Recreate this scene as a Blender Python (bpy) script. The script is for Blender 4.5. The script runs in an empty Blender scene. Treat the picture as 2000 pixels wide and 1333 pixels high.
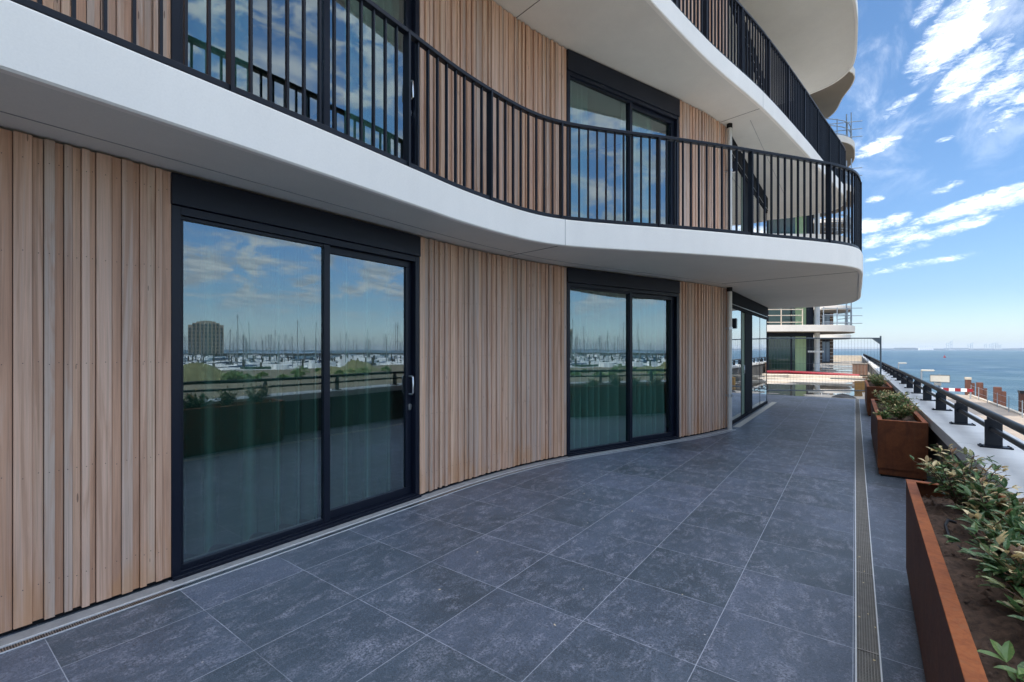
import bpy, math, random
from mathutils import Vector, Matrix
rnd = random.Random(11)
C = bpy.context.scene.collection
sc = bpy.context.scene
R = math.radians
EYE = 1.5
YAW = math.atan2(670, 905)

# ------------------------------------------------------------------ camera
cd = bpy.data.cameras.new('camera'); cam = bpy.data.objects.new('camera', cd); C.objects.link(cam)
cam.location = (0, 0, EYE); cam.rotation_euler = (R(90), 0, YAW)
cd.sensor_width = 36; cd.lens = 36 * 905 / 2000; cd.shift_y = 16.5 / 2000
cd.clip_start = .05; cd.clip_end = 30000
sc.camera = cam
sc.view_settings.view_transform = 'Standard'; sc.view_settings.look = 'None'
sc.view_settings.gamma = 1; sc.view_settings.exposure = 1.45
sc.cycles.max_bounces = 10; sc.cycles.transparent_max_bounces = 16
sc.cycles.sample_clamp_indirect = 6
# ------------------------------------------------------------------ sun
SUN = Vector((-.57, -.82, 1.2)).normalized()
sd = bpy.data.lights.new('sun', 'SUN'); so = bpy.data.objects.new('sun', sd); C.objects.link(so)
sd.energy = 2.1; sd.angle = R(.5); sd.color = (1, .93, .84)
so.rotation_euler = SUN.to_track_quat('Z', 'Y').to_euler(); so.location = (-30, -20, 60)

# ------------------------------------------------------------------ node helpers
class NT:
    def __init__(s, nt): s.nt = nt
    def n(s, t, **k):
        o = s.nt.nodes.new(t)
        for a, b in k.items(): setattr(o, a, b)
        return o
    def put(s, sock, v):
        if isinstance(v, (int, float)): sock.default_value = v
        elif isinstance(v, (tuple, list)): sock.default_value = tuple(v) + ((1,) if len(v) == 3 and sock.type == 'RGBA' else ())
        else: s.nt.links.new(v, sock)
    def m(s, op, a, b=0, c=0, clamp=False):
        o = s.n('ShaderNodeMath', operation=op, use_clamp=clamp)
        s.put(o.inputs[0], a); s.put(o.inputs[1], b)
        if op in ('MULTIPLY_ADD', 'SMOOTH_MIN', 'SMOOTH_MAX', 'COMPARE', 'WRAP'): s.put(o.inputs[2], c)
        return o.outputs[0]
    def mix(s, f, a, b, bt='MIX'):
        o = s.n('ShaderNodeMix', data_type='RGBA', blend_type=bt)
        s.put(o.inputs[0], f); s.put(o.inputs[6], a); s.put(o.inputs[7], b)
        return o.outputs[2]
    def ramp(s, f, a, b):
        o = s.n('ShaderNodeMapRange', interpolation_type='SMOOTHSTEP'); s.put(o.inputs[0], f)
        o.inputs[1].default_value = a; o.inputs[2].default_value = b
        return o.outputs[0]
    def noise(s, v, sc_, d=4, r=.55, dist=0):
        o = s.n('ShaderNodeTexNoise'); s.put(o.inputs['Vector'], v); o.inputs['Scale'].default_value = sc_
        o.inputs['Detail'].default_value = d; o.inputs['Roughness'].default_value = r; o.inputs['Distortion'].default_value = dist
        return o.outputs['Fac']
    def vmul(s, v, k, add=(0, 0, 0)):
        o = s.n('ShaderNodeMapping'); s.put(o.inputs[0], v); o.inputs['Scale'].default_value = k; o.inputs['Location'].default_value = add
        return o.outputs[0]
    def comb(s, x, y, z):
        o = s.n('ShaderNodeCombineXYZ'); s.put(o.inputs[0], x); s.put(o.inputs[1], y); s.put(o.inputs[2], z); return o.outputs[0]
    def sep(s, v):
        o = s.n('ShaderNodeSeparateXYZ'); s.put(o.inputs[0], v); return o.outputs
    def geo(s): return s.n('ShaderNodeNewGeometry').outputs['Position']
    def attr(s, nm): return s.n('ShaderNodeAttribute', attribute_name=nm)
    def bump(s, h, st, d=.01):
        o = s.n('ShaderNodeBump'); o.inputs['Strength'].default_value = st; o.inputs['Distance'].default_value = d
        s.put(o.inputs['Height'], h); return o.outputs[0]

# ------------------------------------------------------------------ world: Nishita sky with a cloud deck
w = bpy.data.worlds.new('World'); sc.world = w; w.use_nodes = True
N = NT(w.node_tree); w.node_tree.nodes.clear()
sky = N.n('ShaderNodeTexSky', sky_type='NISHITA'); sky.sun_disc = False
sky.sun_elevation = math.asin(SUN.z); sky.sun_rotation = math.atan2(SUN.x, SUN.y)
sky.air_density = 1.3; sky.dust_density = .6; sky.ozone_density = 2.0
tc = N.n('ShaderNodeTexCoord').outputs['Generated']
dx, dy, dz = N.sep(tc)
zc = N.m('ADD', N.m('MAXIMUM', dz, 0), .09)
px_, py_ = N.m('DIVIDE', dx, zc), N.m('DIVIDE', dy, zc)
pv = N.comb(px_, py_, 0)
az = N.m('MULTIPLY', N.m('ARCTAN2', dx, dy), 57.2958)
el = N.m('MULTIPLY', N.m('ARCSINE', dz), 57.2958)
n1 = N.noise(N.vmul(pv, (1, 1, 1), (3.1, 7.7, 0)), 1.15, 9, .60, .3)
n2 = N.noise(N.vmul(pv, (1.0, .45, 1), (1.3, 2.7, 0)), 5.5, 8, .62, .5)
aev = N.comb(az, N.m('MULTIPLY', el, 2.2), 0)
n3 = N.noise(aev, .22, 8, .6, .4)
def ell(a0, e0, ra, re, rot, amp):
    c_, s_ = math.cos(R(rot)), math.sin(R(rot))
    da = N.m('SUBTRACT', az, a0); de = N.m('SUBTRACT', el, e0)
    u = N.m('DIVIDE', N.m('ADD', N.m('MULTIPLY', da, c_), N.m('MULTIPLY', de, s_)), ra)
    v = N.m('DIVIDE', N.m('SUBTRACT', N.m('MULTIPLY', de, c_), N.m('MULTIPLY', da, s_)), re)
    q = N.m('ADD', N.m('MULTIPLY', u, u), N.m('MULTIPLY', v, v))
    return N.m('MULTIPLY', N.m('SUBTRACT', 1, q, clamp=True), amp)
def pdir(x, y):
    l, u = (x - 1000) / 905, (683 - y) / 905
    X = -.595 + .8037 * l; Y = .8037 + .595 * l
    return math.degrees(math.atan2(X, Y)), math.degrees(math.atan2(u, math.hypot(X, Y)))
S = None
for x, y, ra, re, rot, amp in [(1862, 68, 4.4, 2.3, 38, .66), (1930, 12, 3.4, 1.6, 25, .28), (1895, 143, 3.6, 1.5, 34, .60), (1975, 150, 3.6, 1.6, 35, .45), (1990, 200, 3.4, 1.0, 30, .35),
                               (1812, 18, 1.7, 1.0, 40, .40), (1713, 286, 2.2, .8, 12, .55), (1745, 215, 1.8, .7, 30, .3), (1775, 195, 1.0, .5, 20, .3), (1910, 398, 5.2, .85, 12, .68), (1975, 385, 4.2, 1.0, 10, .6),
                               (1700, 440, 1.8, .9, 0, .55), (1745, 432, 1.7, .75, 15, .5), (1730, 465, 3.2, .9, 12, .42), (1840, 452, 4.6, .75, 12, .45), (1845, 425, 2.0, .5, 10, .3),
                               (1760, 522, 4.0, .45, 8, .30), (1855, 505, 3.2, .4, 8, .26), (1850, 366, 1.4, .5, 14, .38), (1708, 390, 1.1, .45, 8, .38), (1850, 270, 1.0, .3, 8, .3), (1950, 250, 2.0, .6, 20, .22), (1740, 495, 3.5, .5, 10, .3)]:
    a0, e0 = pdir(x, y)
    q = ell(a0, e0, ra, re, rot, amp); S = q if S is None else N.m('MAXIMUM', S, q)
fine = N.m('MULTIPLY_ADD', N.noise(N.vmul(aev, (.9, 1, 1)), .62, 9, .68, .6), .75, N.m('MULTIPLY', N.noise(aev, 2.4, 6, .7, .8), .25))
# hand placed banks in the northern strip of sky, noise cover elsewhere
north = N.m('MULTIPLY', N.ramp(az, -14, -6), N.m('SUBTRACT', 1, N.ramp(az, 11.5, 17)))
banks = N.ramp(N.m('ADD', S, N.m('MULTIPLY', N.m('SUBTRACT', fine, .5), 2.2)), .02, .95)
banks = N.m('MULTIPLY', banks, N.ramp(S, .01, .22))
wisp = N.m('MULTIPLY', N.ramp(n2, .44, .74), N.m('MULTIPLY', N.ramp(el, 12, 24), .28))
nm = N.m('MAXIMUM', banks, wisp)
gen = N.m('MULTIPLY', N.ramp(N.m('ADD', N.m('MULTIPLY', n1, .8), N.m('MULTIPLY', n2, .2)), .50, .72), N.ramp(el, .5, 7))
low = N.m('MULTIPLY', N.ramp(n3, .43, .62), N.m('MULTIPLY', N.ramp(el, 2, 7), .85))
gen = N.m('MAXIMUM', gen, low)
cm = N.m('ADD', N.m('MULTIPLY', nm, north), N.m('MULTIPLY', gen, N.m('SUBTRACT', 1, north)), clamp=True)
cm = N.m('MULTIPLY', cm, N.ramp(dz, 0.0, .03))
shade = N.ramp(n2, .3, .7)
ccol = N.mix(shade, (.235, .262, .295), (.47, .468, .455))
lift = N.m('MULTIPLY_ADD', N.ramp(el, 34, 60), 6.5, 1.15)  # unseen high clouds made overbright as added fill for the shaded terrace
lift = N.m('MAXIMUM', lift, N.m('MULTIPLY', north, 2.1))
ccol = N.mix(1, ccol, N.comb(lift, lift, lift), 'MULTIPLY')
bg1 = N.n('ShaderNodeBackground'); N.put(bg1.inputs[0], N.mix(1, sky.outputs[0], N.mix(1, N.comb(*[N.m('MULTIPLY_ADD', N.m('SUBTRACT', 1, north), .42, 1.0)] * 3), N.mix(N.ramp(el, 3, 32), N.mix(N.ramp(el, 0, 6), (.60, .76, 1.12), (.43, .56, .77)), (.60, .79, .97)), 'MULTIPLY'), 'MULTIPLY')); bg1.inputs[1].default_value = .074  # sky outside the northern strip boosted as added fill and for glass reflections
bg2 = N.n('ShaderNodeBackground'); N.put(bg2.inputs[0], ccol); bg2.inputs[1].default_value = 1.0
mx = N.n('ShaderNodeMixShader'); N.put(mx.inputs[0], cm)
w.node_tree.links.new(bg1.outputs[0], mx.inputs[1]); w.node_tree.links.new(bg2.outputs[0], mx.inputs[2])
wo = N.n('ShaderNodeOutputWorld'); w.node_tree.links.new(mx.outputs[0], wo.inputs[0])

# ------------------------------------------------------------------ materials
def newmat(name):
    m = bpy.data.materials.new(name); m.use_nodes = True
    n = NT(m.node_tree); b = m.node_tree.nodes['Principled BSDF']
    return m, n, b
def simple(name, col, rough=.6, metal=0, var=.12, vs=6, bump=.0, bs=60, spec=.5, rvar=0, stretch=(1, 1, 1)):
    m, n, b = newmat(name); p = n.geo()
    if stretch != (1, 1, 1): p = n.vmul(p, stretch)
    f = n.noise(p, vs, 6, .6)
    k = n.m('MULTIPLY_ADD', n.m('SUBTRACT', f, .5), var * 4, 1)
    c = n.mix(1, col, n.comb(k, k, k), 'MULTIPLY')
    n.put(b.inputs['Base Color'], c); b.inputs['Metallic'].default_value = metal
    n.put(b.inputs['Roughness'], n.m('MULTIPLY_ADD', n.m('SUBTRACT', f, .5), rvar, rough) if rvar else rough)
    b.inputs['Specular IOR Level'].default_value = spec
    if bump: n.put(b.inputs['Normal'], n.bump(n.noise(n.geo(), bs, 4, .6), bump, .004))
    return m

def m_deck():
    m, n, b = newmat('dark stone tiles'); p = n.geo(); x, y, z = n.sep(p)
    u = n.m('DIVIDE', n.m('ADD', x, .008), .6); v = n.m('DIVIDE', n.m('SUBTRACT', y, 1.69), .6)
    fu, fv = n.m('FRACT', u), n.m('FRACT', v)
    cell = n.comb(n.m('FLOOR', u), n.m('FLOOR', v), 0)
    wn = n.n('ShaderNodeTexWhiteNoise', noise_dimensions='3D'); n.put(wn.inputs[0], cell)
    wv, wc = wn.outputs['Value'], wn.outputs['Color']
    du = n.m('MINIMUM', fu, n.m('SUBTRACT', 1, fu)); dv = n.m('MINIMUM', fv, n.m('SUBTRACT', 1, fv))
    wob = n.m('MULTIPLY', n.m('SUBTRACT', n.noise(p, 40, 3), .5), .0035)
    ju = n.m('SUBTRACT', 1, n.ramp(n.m('ADD', du, wob), .0022, .0042)); jv = n.m('SUBTRACT', 1, n.ramp(n.m('ADD', dv, wob), .0020, .0042))
    # per tile offset pattern
    off = n.n('ShaderNodeVectorMath', operation='MULTIPLY_ADD'); n.put(off.inputs[0], wc); off.inputs[1].default_value = (30, 30, 30); n.put(off.inputs[2], p)
    q = off.outputs[0]
    a = n.noise(q, 2.6, 6, .6, .4); s1 = n.noise(q, 85, 6, .75); s2 = n.noise(n.vmul(q, (1.5, .8, 1)), 7, 9, .80, .5)
    fn = n.noise(q, 210, 2, .6)
    pt = n.noise(p, .55, 5, .65, .6); base = n.mix(n.m('MULTIPLY', n.m('ADD', n.ramp(a, .35, .65), n.ramp(pt, .4, .6)), .5), (.054, .071, .090), (.100, .123, .160))
    tint = n.mix(wv, (.72, .80, .82), (1.15, 1.14, 1.24))
    base = n.mix(1, base, tint, 'MULTIPLY')
    big = n.noise(p, 1.1, 4, .6)
    base = n.mix(n.m('MULTIPLY', n.m('MULTIPLY', n.ramp(s2, .46, .66), n.ramp(s1, .36, .62)), n.m('MULTIPLY_ADD', big, 1.1, .1)), base, (.34, .35, .42))
    base = n.mix(n.m('MULTIPLY', n.ramp(fn, .52, .72), .35), base, (.34, .36, .41))
    base = n.mix(n.m('MULTIPLY', n.m('SUBTRACT', 1, n.ramp(s1, .34, .54)), .6), base, (.028, .034, .040))
    spot = n.n('ShaderNodeTexVoronoi', feature='F1'); n.put(spot.inputs['Vector'], n.vmul(p, (1, 1, 0))); spot.inputs['Scale'].default_value = 8
    base = n.mix(n.m('MULTIPLY', n.m('LESS_THAN', spot.outputs['Distance'], .035), n.m('GREATER_THAN', n.sep(spot.outputs['Color'])[0], .78)), base, (.42, .40, .38))
    jl = n.m('MULTIPLY', ju, .62); jc = n.m('MULTIPLY', jv, n.m('MULTIPLY_ADD', n.ramp(n.noise(p, 2.2, 4), .38, .55), .5, .15))
    near = n.m('SUBTRACT', 1, n.ramp(y, 7.5, 11))
    jt = n.m('MAXIMUM', jl, jc)
    base = n.mix(n.m('MINIMUM', jt, 1), base, (.50, .53, .60))
    n.put(b.inputs['Base Color'], base)
    n.put(b.inputs['Roughness'], n.m('MULTIPLY_ADD', s1, .30, .34)); b.inputs['Specular IOR Level'].default_value = .62
    h = n.m('SUBTRACT', n.m('MULTIPLY_ADD', s1, .5, n.m('MULTIPLY', s2, .9)), n.m('MULTIPLY', n.m('MAXIMUM', ju, jv), 1.2))
    n.put(b.inputs['Normal'], n.bump(h, .5, .003))
    return m

def m_wood():
    m, n, b = newmat('weathered timber'); p = n.geo(); at = n.attr('tone')
    tn, tg, tb = n.sep(at.outputs['Vector'])
    q = n.n('ShaderNodeVectorMath', operation='MULTIPLY_ADD'); n.put(q.inputs[0], at.outputs['Vector']); q.inputs[1].default_value = (37, 23, 11); n.put(q.inputs[2], p)
    g = n.noise(n.vmul(q.outputs[0], (60, 60, 1.0)), 1.0, 6, .65, 1.4)
    g2 = n.noise(n.vmul(q.outputs[0], (9, 9, .45)), 1.0, 5, .6, 2.4)
    c = n.mix(tn, (.54, .415, .34), (.43, .28, .20))
    c = n.mix(n.m('MULTIPLY', n.ramp(tg, .40, .80), .9), c, (.385, .335, .30))
    c = n.mix(n.m('MULTIPLY', n.ramp(tb, .6, .9), .5), c, (.58, .43, .31))
    c = n.mix(n.m('MULTIPLY', n.ramp(g2, .46, .66), .75), c, (.36, .235, .17))
    c = n.mix(n.m('MULTIPLY', n.ramp(g2, .50, .28), .55), c, (.47, .385, .33))
    k = n.m('MULTIPLY_ADD', g, .9, .56); c = n.mix(1, c, n.comb(n.m('MULTIPLY', k, 1.30), n.m('MULTIPLY', k, 1.16), n.m('MULTIPLY', k, 1.05)), 'MULTIPLY')
    x, y, z = n.sep(p)
    zf = n.m('FLOORED_MODULO', z, 2.97)
    st = n.m('MULTIPLY', n.m('SUBTRACT', 1, n.ramp(n.m('ADD', zf, n.m('MULTIPLY', g2, -.9)), -.42, .05)), n.ramp(n.noise(n.vmul(p, (5, 5, 2)), 1, 4), .42, .62))
    c = n.mix(n.m('MULTIPLY', st, .5), c, (.56, .29, .13))
    kn = n.n('ShaderNodeTexVoronoi'); n.put(kn.inputs['Vector'], n.vmul(q.outputs[0], (14, 14, 2.1))); kn.inputs['Scale'].default_value = 1
    c = n.mix(n.m('MULTIPLY', n.m('LESS_THAN', kn.outputs['Distance'], .055), .65), c, (.10, .06, .045))
    n.put(b.inputs['Base Color'], c); b.inputs['Roughness'].default_value = .62; b.inputs['Specular IOR Level'].default_value = .3
    n.put(b.inputs['Normal'], n.bump(g, .18, .003))
    return m

def m_concrete(name, col, stain=.10, rough=.75, sc_=1.2):
    m, n, b = newmat(name); p = n.geo()
    a = n.noise(n.vmul(p, (1, 1, .5)), sc_, 7, .62); f = n.noise(p, 90, 4, .6); d = n.noise(n.vmul(p, (6, 6, .7)), 1.2, 5, .6)
    k = n.m('ADD', n.m('MULTIPLY_ADD', n.m('SUBTRACT', a, .5), stain * 3, 1), n.m('MULTIPLY', n.m('SUBTRACT', f, .5), .14))
    k = n.m('ADD', k, n.m('MULTIPLY', n.m('SUBTRACT', d, .5), stain))
    n.put(b.inputs['Base Color'], n.mix(1, col, n.comb(k, k, k), 'MULTIPLY')); b.inputs['Roughness'].default_value = rough
    b.inputs['Specular IOR Level'].default_value = .3
    n.put(b.inputs['Normal'], n.bump(f, .05, .002))
    return m

def m_glass(name, tint, base, rcol=(.93, .97, 1)):
    m, n, b = newmat(name); nt = m.node_tree; nt.nodes.remove(b)
    fr = n.n('ShaderNodeFresnel'); fr.inputs[0].default_value = 1.5
    # slight bow of the sealed unit
    wv = n.noise(n.geo(), .9, 2, .4); bp = n.bump(wv, .10, .02); n.put(fr.inputs[1], bp)
    tr = n.n('ShaderNodeBsdfTransparent'); tr.inputs[0].default_value = (*tint, 1)
    gl = n.n('ShaderNodeBsdfGlossy'); gl.inputs[0].default_value = (*rcol, 1); gl.inputs['Roughness'].default_value = 0.0; n.put(gl.inputs['Normal'], bp)
    mx = n.n('ShaderNodeMixShader'); bf = n.n('ShaderNodeNewGeometry').outputs['Backfacing']; n.put(mx.inputs[0], n.m('MULTIPLY', n.m('MULTIPLY_ADD', fr.outputs[0], 1 - base, base), n.m('SUBTRACT', 1, bf)))
    nt.links.new(tr.outputs[0], mx.inputs[1]); nt.links.new(gl.outputs[0], mx.inputs[2])
    nt.links.new(mx.outputs[0], nt.nodes['Material Output'].inputs[0])
    return m

def m_curtain(op=.85, nm='sheer curtain', al=.84):
    m, n, b = newmat(nm); nt = m.node_tree; nt.nodes.remove(b)
    d = n.n('ShaderNodeBsdfDiffuse'); d.inputs[0].default_value = (al, al * 1.02, al, 1)
    t = n.n('ShaderNodeBsdfTranslucent'); t.inputs[0].default_value = (.75, .78, .75, 1)
    tr = n.n('ShaderNodeBsdfTransparent')
    a = n.n('ShaderNodeMixShader'); a.inputs[0].default_value = .35
    nt.links.new(d.outputs[0], a.inputs[1]); nt.links.new(t.outputs[0], a.inputs[2])
    lw = n.n('ShaderNodeLayerWeight'); lw.inputs['Blend'].default_value = .5   # cloth seen edge-on is denser
    c = n.n('ShaderNodeMixShader'); n.put(c.inputs[0], n.m('MULTIPLY_ADD', n.m('POWER', lw.outputs['Facing'], 1.6), 1 - op, op * .8, clamp=True))
    nt.links.new(tr.outputs[0], c.inputs[1]); nt.links.new(a.outputs[0], c.inputs[2])
    nt.links.new(c.outputs[0], nt.nodes['Material Output'].inputs[0])
    return m

def m_corten(k_=1.0, nm='rusted corten steel'):
    m, n, b = newmat(nm); p = n.geo()
    a = n.noise(p, 7, 7, .7, .8); f = n.noise(p, 70, 5, .7); s_ = n.noise(n.vmul(p, (22, 22, 1.4)), 1, 5, .6)
    c = n.mix(n.ramp(a, .3, .7), (.20, .062, .022), (.37, .125, .040))
    c = n.mix(n.m('MULTIPLY', n.ramp(f, .45, .75), .5), c, (.22, .062, .02))
    c = n.mix(n.m('MULTIPLY', n.ramp(s_, .52, .72), .4), c, (.12, .042, .022))
    run = n.noise(n.vmul(p, (30, 30, .8)), 1, 4, .6)
    c = n.mix(n.m('MULTIPLY', n.ramp(run, .55, .7), .5), c, (.26, .12, .055))
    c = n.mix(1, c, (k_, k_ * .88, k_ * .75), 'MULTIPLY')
    n.put(b.inputs['Base Color'], c); n.put(b.inputs['Roughness'], n.m('MULTIPLY_ADD', f, .25, .5)); b.inputs['Specular IOR Level'].default_value = .25
    n.put(b.inputs['Normal'], n.bump(f, .22, .002))
    return m

def m_leaf(name, c1, c2, c3):
    m, n, b = newmat(name); at = n.attr('tone'); t, u, v = n.sep(at.outputs['Vector'])
    c = n.mix(t, c1, c2); c = n.mix(n.ramp(u, .78, .88), c, c3); c = n.mix(n.m('MULTIPLY', n.ramp(v, .88, .95), .7), c, (.26, .085, .04))
    c = n.mix(n.m('MULTIPLY', n.ramp(n.noise(n.geo(), 120, 3), .5, .7), .25), c, c3)
    n.put(b.inputs['Base Color'], c); b.inputs['Roughness'].default_value = .38
    b.inputs['Subsurface Weight'].default_value = 0
    nt = m.node_tree; tl = n.n('ShaderNodeBsdfTranslucent'); n.put(tl.inputs[0], c)
    mx = n.n('ShaderNodeMixShader'); mx.inputs[0].default_value = .2
    nt.links.new(b.outputs[0], mx.inputs[1]); nt.links.new(tl.outputs[0], mx.inputs[2]); nt.links.new(mx.outputs[0], nt.nodes['Material Output'].inputs[0])
    return m

def m_water():
    m, n, b = newmat('sea water'); p = n.geo()
    w1 = n.noise(n.vmul(p, (1, 1, 0)), .55, 5, .6, .6); w2 = n.noise(n.vmul(p, (.06, .06, 0)), 1, 8, .7, .5); w3 = n.noise(n.vmul(p, (.0035, .0035, 0)), 1, 5, .6)
    c = n.mix(n.ramp(w3, .35, .62), (.050, .098, .122), (.028, .070, .115))
    c = n.mix(n.m('MULTIPLY', n.ramp(w2, .45, .7), .6), c, (.15, .21, .235))
    c = n.mix(n.m('MULTIPLY', n.ramp(w1, .62, .78), .15), c, (.6, .65, .68))
    n.put(b.inputs['Base Color'], c); b.inputs['Roughness'].default_value = .42; b.inputs['IOR'].default_value = 1.33; b.inputs['Specular IOR Level'].default_value = .28
    n.put(b.inputs['Normal'], n.bump(n.m('ADD', w1, n.m('MULTIPLY', w2, 3.5)), 1.0, .6))
    return m

def m_roof():
    m, n, b = newmat('wet roof screed'); p = n.geo(); x, y, z = n.sep(p)
    a = n.noise(n.vmul(p, (.35, .30, 1)), 1.0, 6, .6, .5); f = n.noise(p, 14, 5, .6)
    wet = n.ramp(a, .50, .54)
    wet = n.m('MAXIMUM', wet, n.m('MULTIPLY', n.m('LESS_THAN', n.m('ABSOLUTE', n.m('SUBTRACT', y, 20.8)), n.m('MULTIPLY_ADD', a, 2.2, 1.4)), n.m('LESS_THAN', x, .2)))
    dry = n.mix(n.ramp(f, .3, .7), (.40, .34, .27), (.50, .43, .35))
    dry = n.mix(n.ramp(a, .40, .50), dry, (.34, .30, .25))
    n.put(b.inputs['Base Color'], n.mix(wet, dry, (.10, .085, .065)))
    n.put(b.inputs['Roughness'], n.mix(wet, (.8, .8, .8), (.02, .02, .02)))
    b.inputs['Specular IOR Level'].default_value = .7
    n.put(b.inputs['Normal'], n.bump(n.m('MULTIPLY', f, n.m('SUBTRACT', 1, wet)), .3, .01))
    return m

def m_louver():
    m, n, b = newmat('shadow'); return m

M = {}
M['deck'] = m_deck(); M['wood'] = m_wood()
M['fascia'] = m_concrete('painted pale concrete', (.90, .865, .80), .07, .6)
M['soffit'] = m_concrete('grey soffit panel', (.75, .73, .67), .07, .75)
M['coping'] = m_concrete('cast concrete coping', (.60, .60, .59), .16, .6, 2.5)
M['pwall'] = m_concrete('dark parapet wall', (.10, .10, .10), .2, .8)
M['black'] = simple('black powder coated aluminium', (.005, .008, .018), .38, 0, .05, 4, spec=.35)
M['rail'] = simple('anthracite railing steel', (.006, .0085, .015), .42, 0, .06, 5, spec=.3)
M['backing'] = simple('black membrane', (.01, .01, .011), .9)
M['joint'] = simple('joint sealant', (.06, .058, .055), .9)
M['glass'] = m_glass('coated window glass', (.62, .80, .75), .23, (.80, .94, 1))
M['glass_wall'] = m_glass('corner wall glass', (.30, .45, .38), .62, (.95, .98, 1))
M['curtain'] = m_curtain()
M['steel'] = simple('galvanised steel', (.52, .53, .54), .32, 1, .12, 20, rvar=.2)
M['steel_light'] = simple('brushed stainless steel', (.70, .71, .72), .28, 1, .08, 30)
M['pipe'] = simple('grey downpipe metal', (.60, .575, .52), .42, .2, .08, 8)
M['grout'] = simple('grey threshold concrete', (.30, .30, .30), .8, 0, .2, 9, .2)
M['cream'] = simple('cream threshold stone', (.48, .46, .40), .7, 0, .1, 9)
M['corten'] = m_corten(); M['corten_shaded'] = m_corten(.36, 'shaded copy of corten steel')  # second corten is a darkened copy, shade of the planter sides in its colour
M['soil'] = simple('dark planting soil', (.075, .045, .030), .95, 0, .7, 38, 1.0, 60)
M['leaf'] = m_leaf('variegated leaves', (.045, .11, .035), (.11, .21, .075), (.80, .64, .34))
M['leaf2'] = m_leaf('green leaves', (.06, .135, .035), (.15, .25, .07), (.55, .45, .2))
M['stem'] = simple('brown twig', (.13, .075, .045), .8)
M['hose'] = simple('black rubber hose', (.012, .013, .016), .45)
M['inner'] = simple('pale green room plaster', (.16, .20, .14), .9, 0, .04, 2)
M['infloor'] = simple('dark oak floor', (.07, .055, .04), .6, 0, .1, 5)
M['water'] = m_water(); M['roof'] = m_roof()
M['quay'] = simple('sandy quay paving', (.29, .235, .185), .85, 0, .18, .6, .3, 5)
M['sand'] = simple('bare sandy ground', (.115, .098, .062), .95, 0, .35, .25)
M['mound'] = simple('grassy spoil heap', (.12, .12, .055), .95, 0, .35, .9, .8, 2)
M['glass2'] = simple('tall dark green glazing', (.035, .075, .055), .06, 0, .25, .8, spec=.9)
M['curt2'] = simple('yellow green blind', (.42, .55, .30), .7, 0, .05, 3)
M['white'] = simple('white painted metal', (.80, .80, .78), .45, 0, .04, 4)
M['fascia2'] = m_concrete('cream concrete edge', (.74, .68, .60), .08, .7)
M['soffit2'] = m_concrete('brown grey soffit', (.24, .205, .165), .08, .8)
M['brick'] = simple('brown brick wall', (.16, .10, .07), .85, 0, .3, 6)
M['fence'] = simple('dark galvanised fence tube', (.10, .125, .145), .5, .3, .1, 10)
M['curtain_thin'] = m_curtain(.38, 'fine net curtain', .72)
M['grate'] = simple('dusty steel grate', (.30, .28, .25), .5, 0, .15, 20)
M['matte'] = simple('matt black louvre', (.010, .012, .017), .75, 0, .05, 4, spec=.08)
M['blind'] = simple('dull green blind', (.16, .22, .15), .6, 0, .08, 3)
M['sky_pane'] = simple('pane painted sky blue', (.22, .30, .40), .12, 0, .3, .6)  # mirrored sky painted into the base colour
M['edge'] = simple('pale drain edge', (.62, .63, .63), .4, 0, .1, 20)
M['tube'] = simple('scaffold tube steel', (.34, .38, .42), .5, .6, .1, 10)
M['board'] = simple('pale scaffold board', (.50, .43, .34), .8, 0, .15, 5)
M['red'] = simple('red plastic', (.25, .012, .018), .45, 0, .06, 5)
M['yellow'] = simple('ochre timber crate', (.50, .28, .09), .7, 0, .15, 8)
M['tarp'] = simple('black plastic sheet', (.012, .012, .014), .35, 0, .1, 8, .6, 18)
M['pile'] = simple('rusty sheet pile steel', (.11, .042, .026), .8, 0, .3, 3, stretch=(1, 1, .3))
M['hazeblue'] = simple('haze tinted far structures', (.27, .34, .40), .9, 0, .03, .01)  # distance haze mixed into the grey
M['hazewhite'] = simple('haze paled far structures', (.66, .68, .70), .8, 0, .02, .01)  # white paled by distance haze in the colour
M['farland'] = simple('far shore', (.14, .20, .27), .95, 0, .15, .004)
M['hull'] = simple('white boat hull', (.78, .78, .76), .3, 0, .03, 2)
M['hullblue'] = simple('navy boat hull', (.03, .06, .14), .3)
M['mast'] = simple('aluminium mast', (.22, .24, .25), .4, .3, .05, 2)
M['pilewood'] = simple('dark mooring timber', (.05, .045, .04), .9)
M['flatwall'] = simple('tan brick tower wall', (.26, .22, .17), .85, 0, .12, .2)
M['flatglass'] = simple('dark tower windows', (.05, .06, .065), .2)

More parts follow.
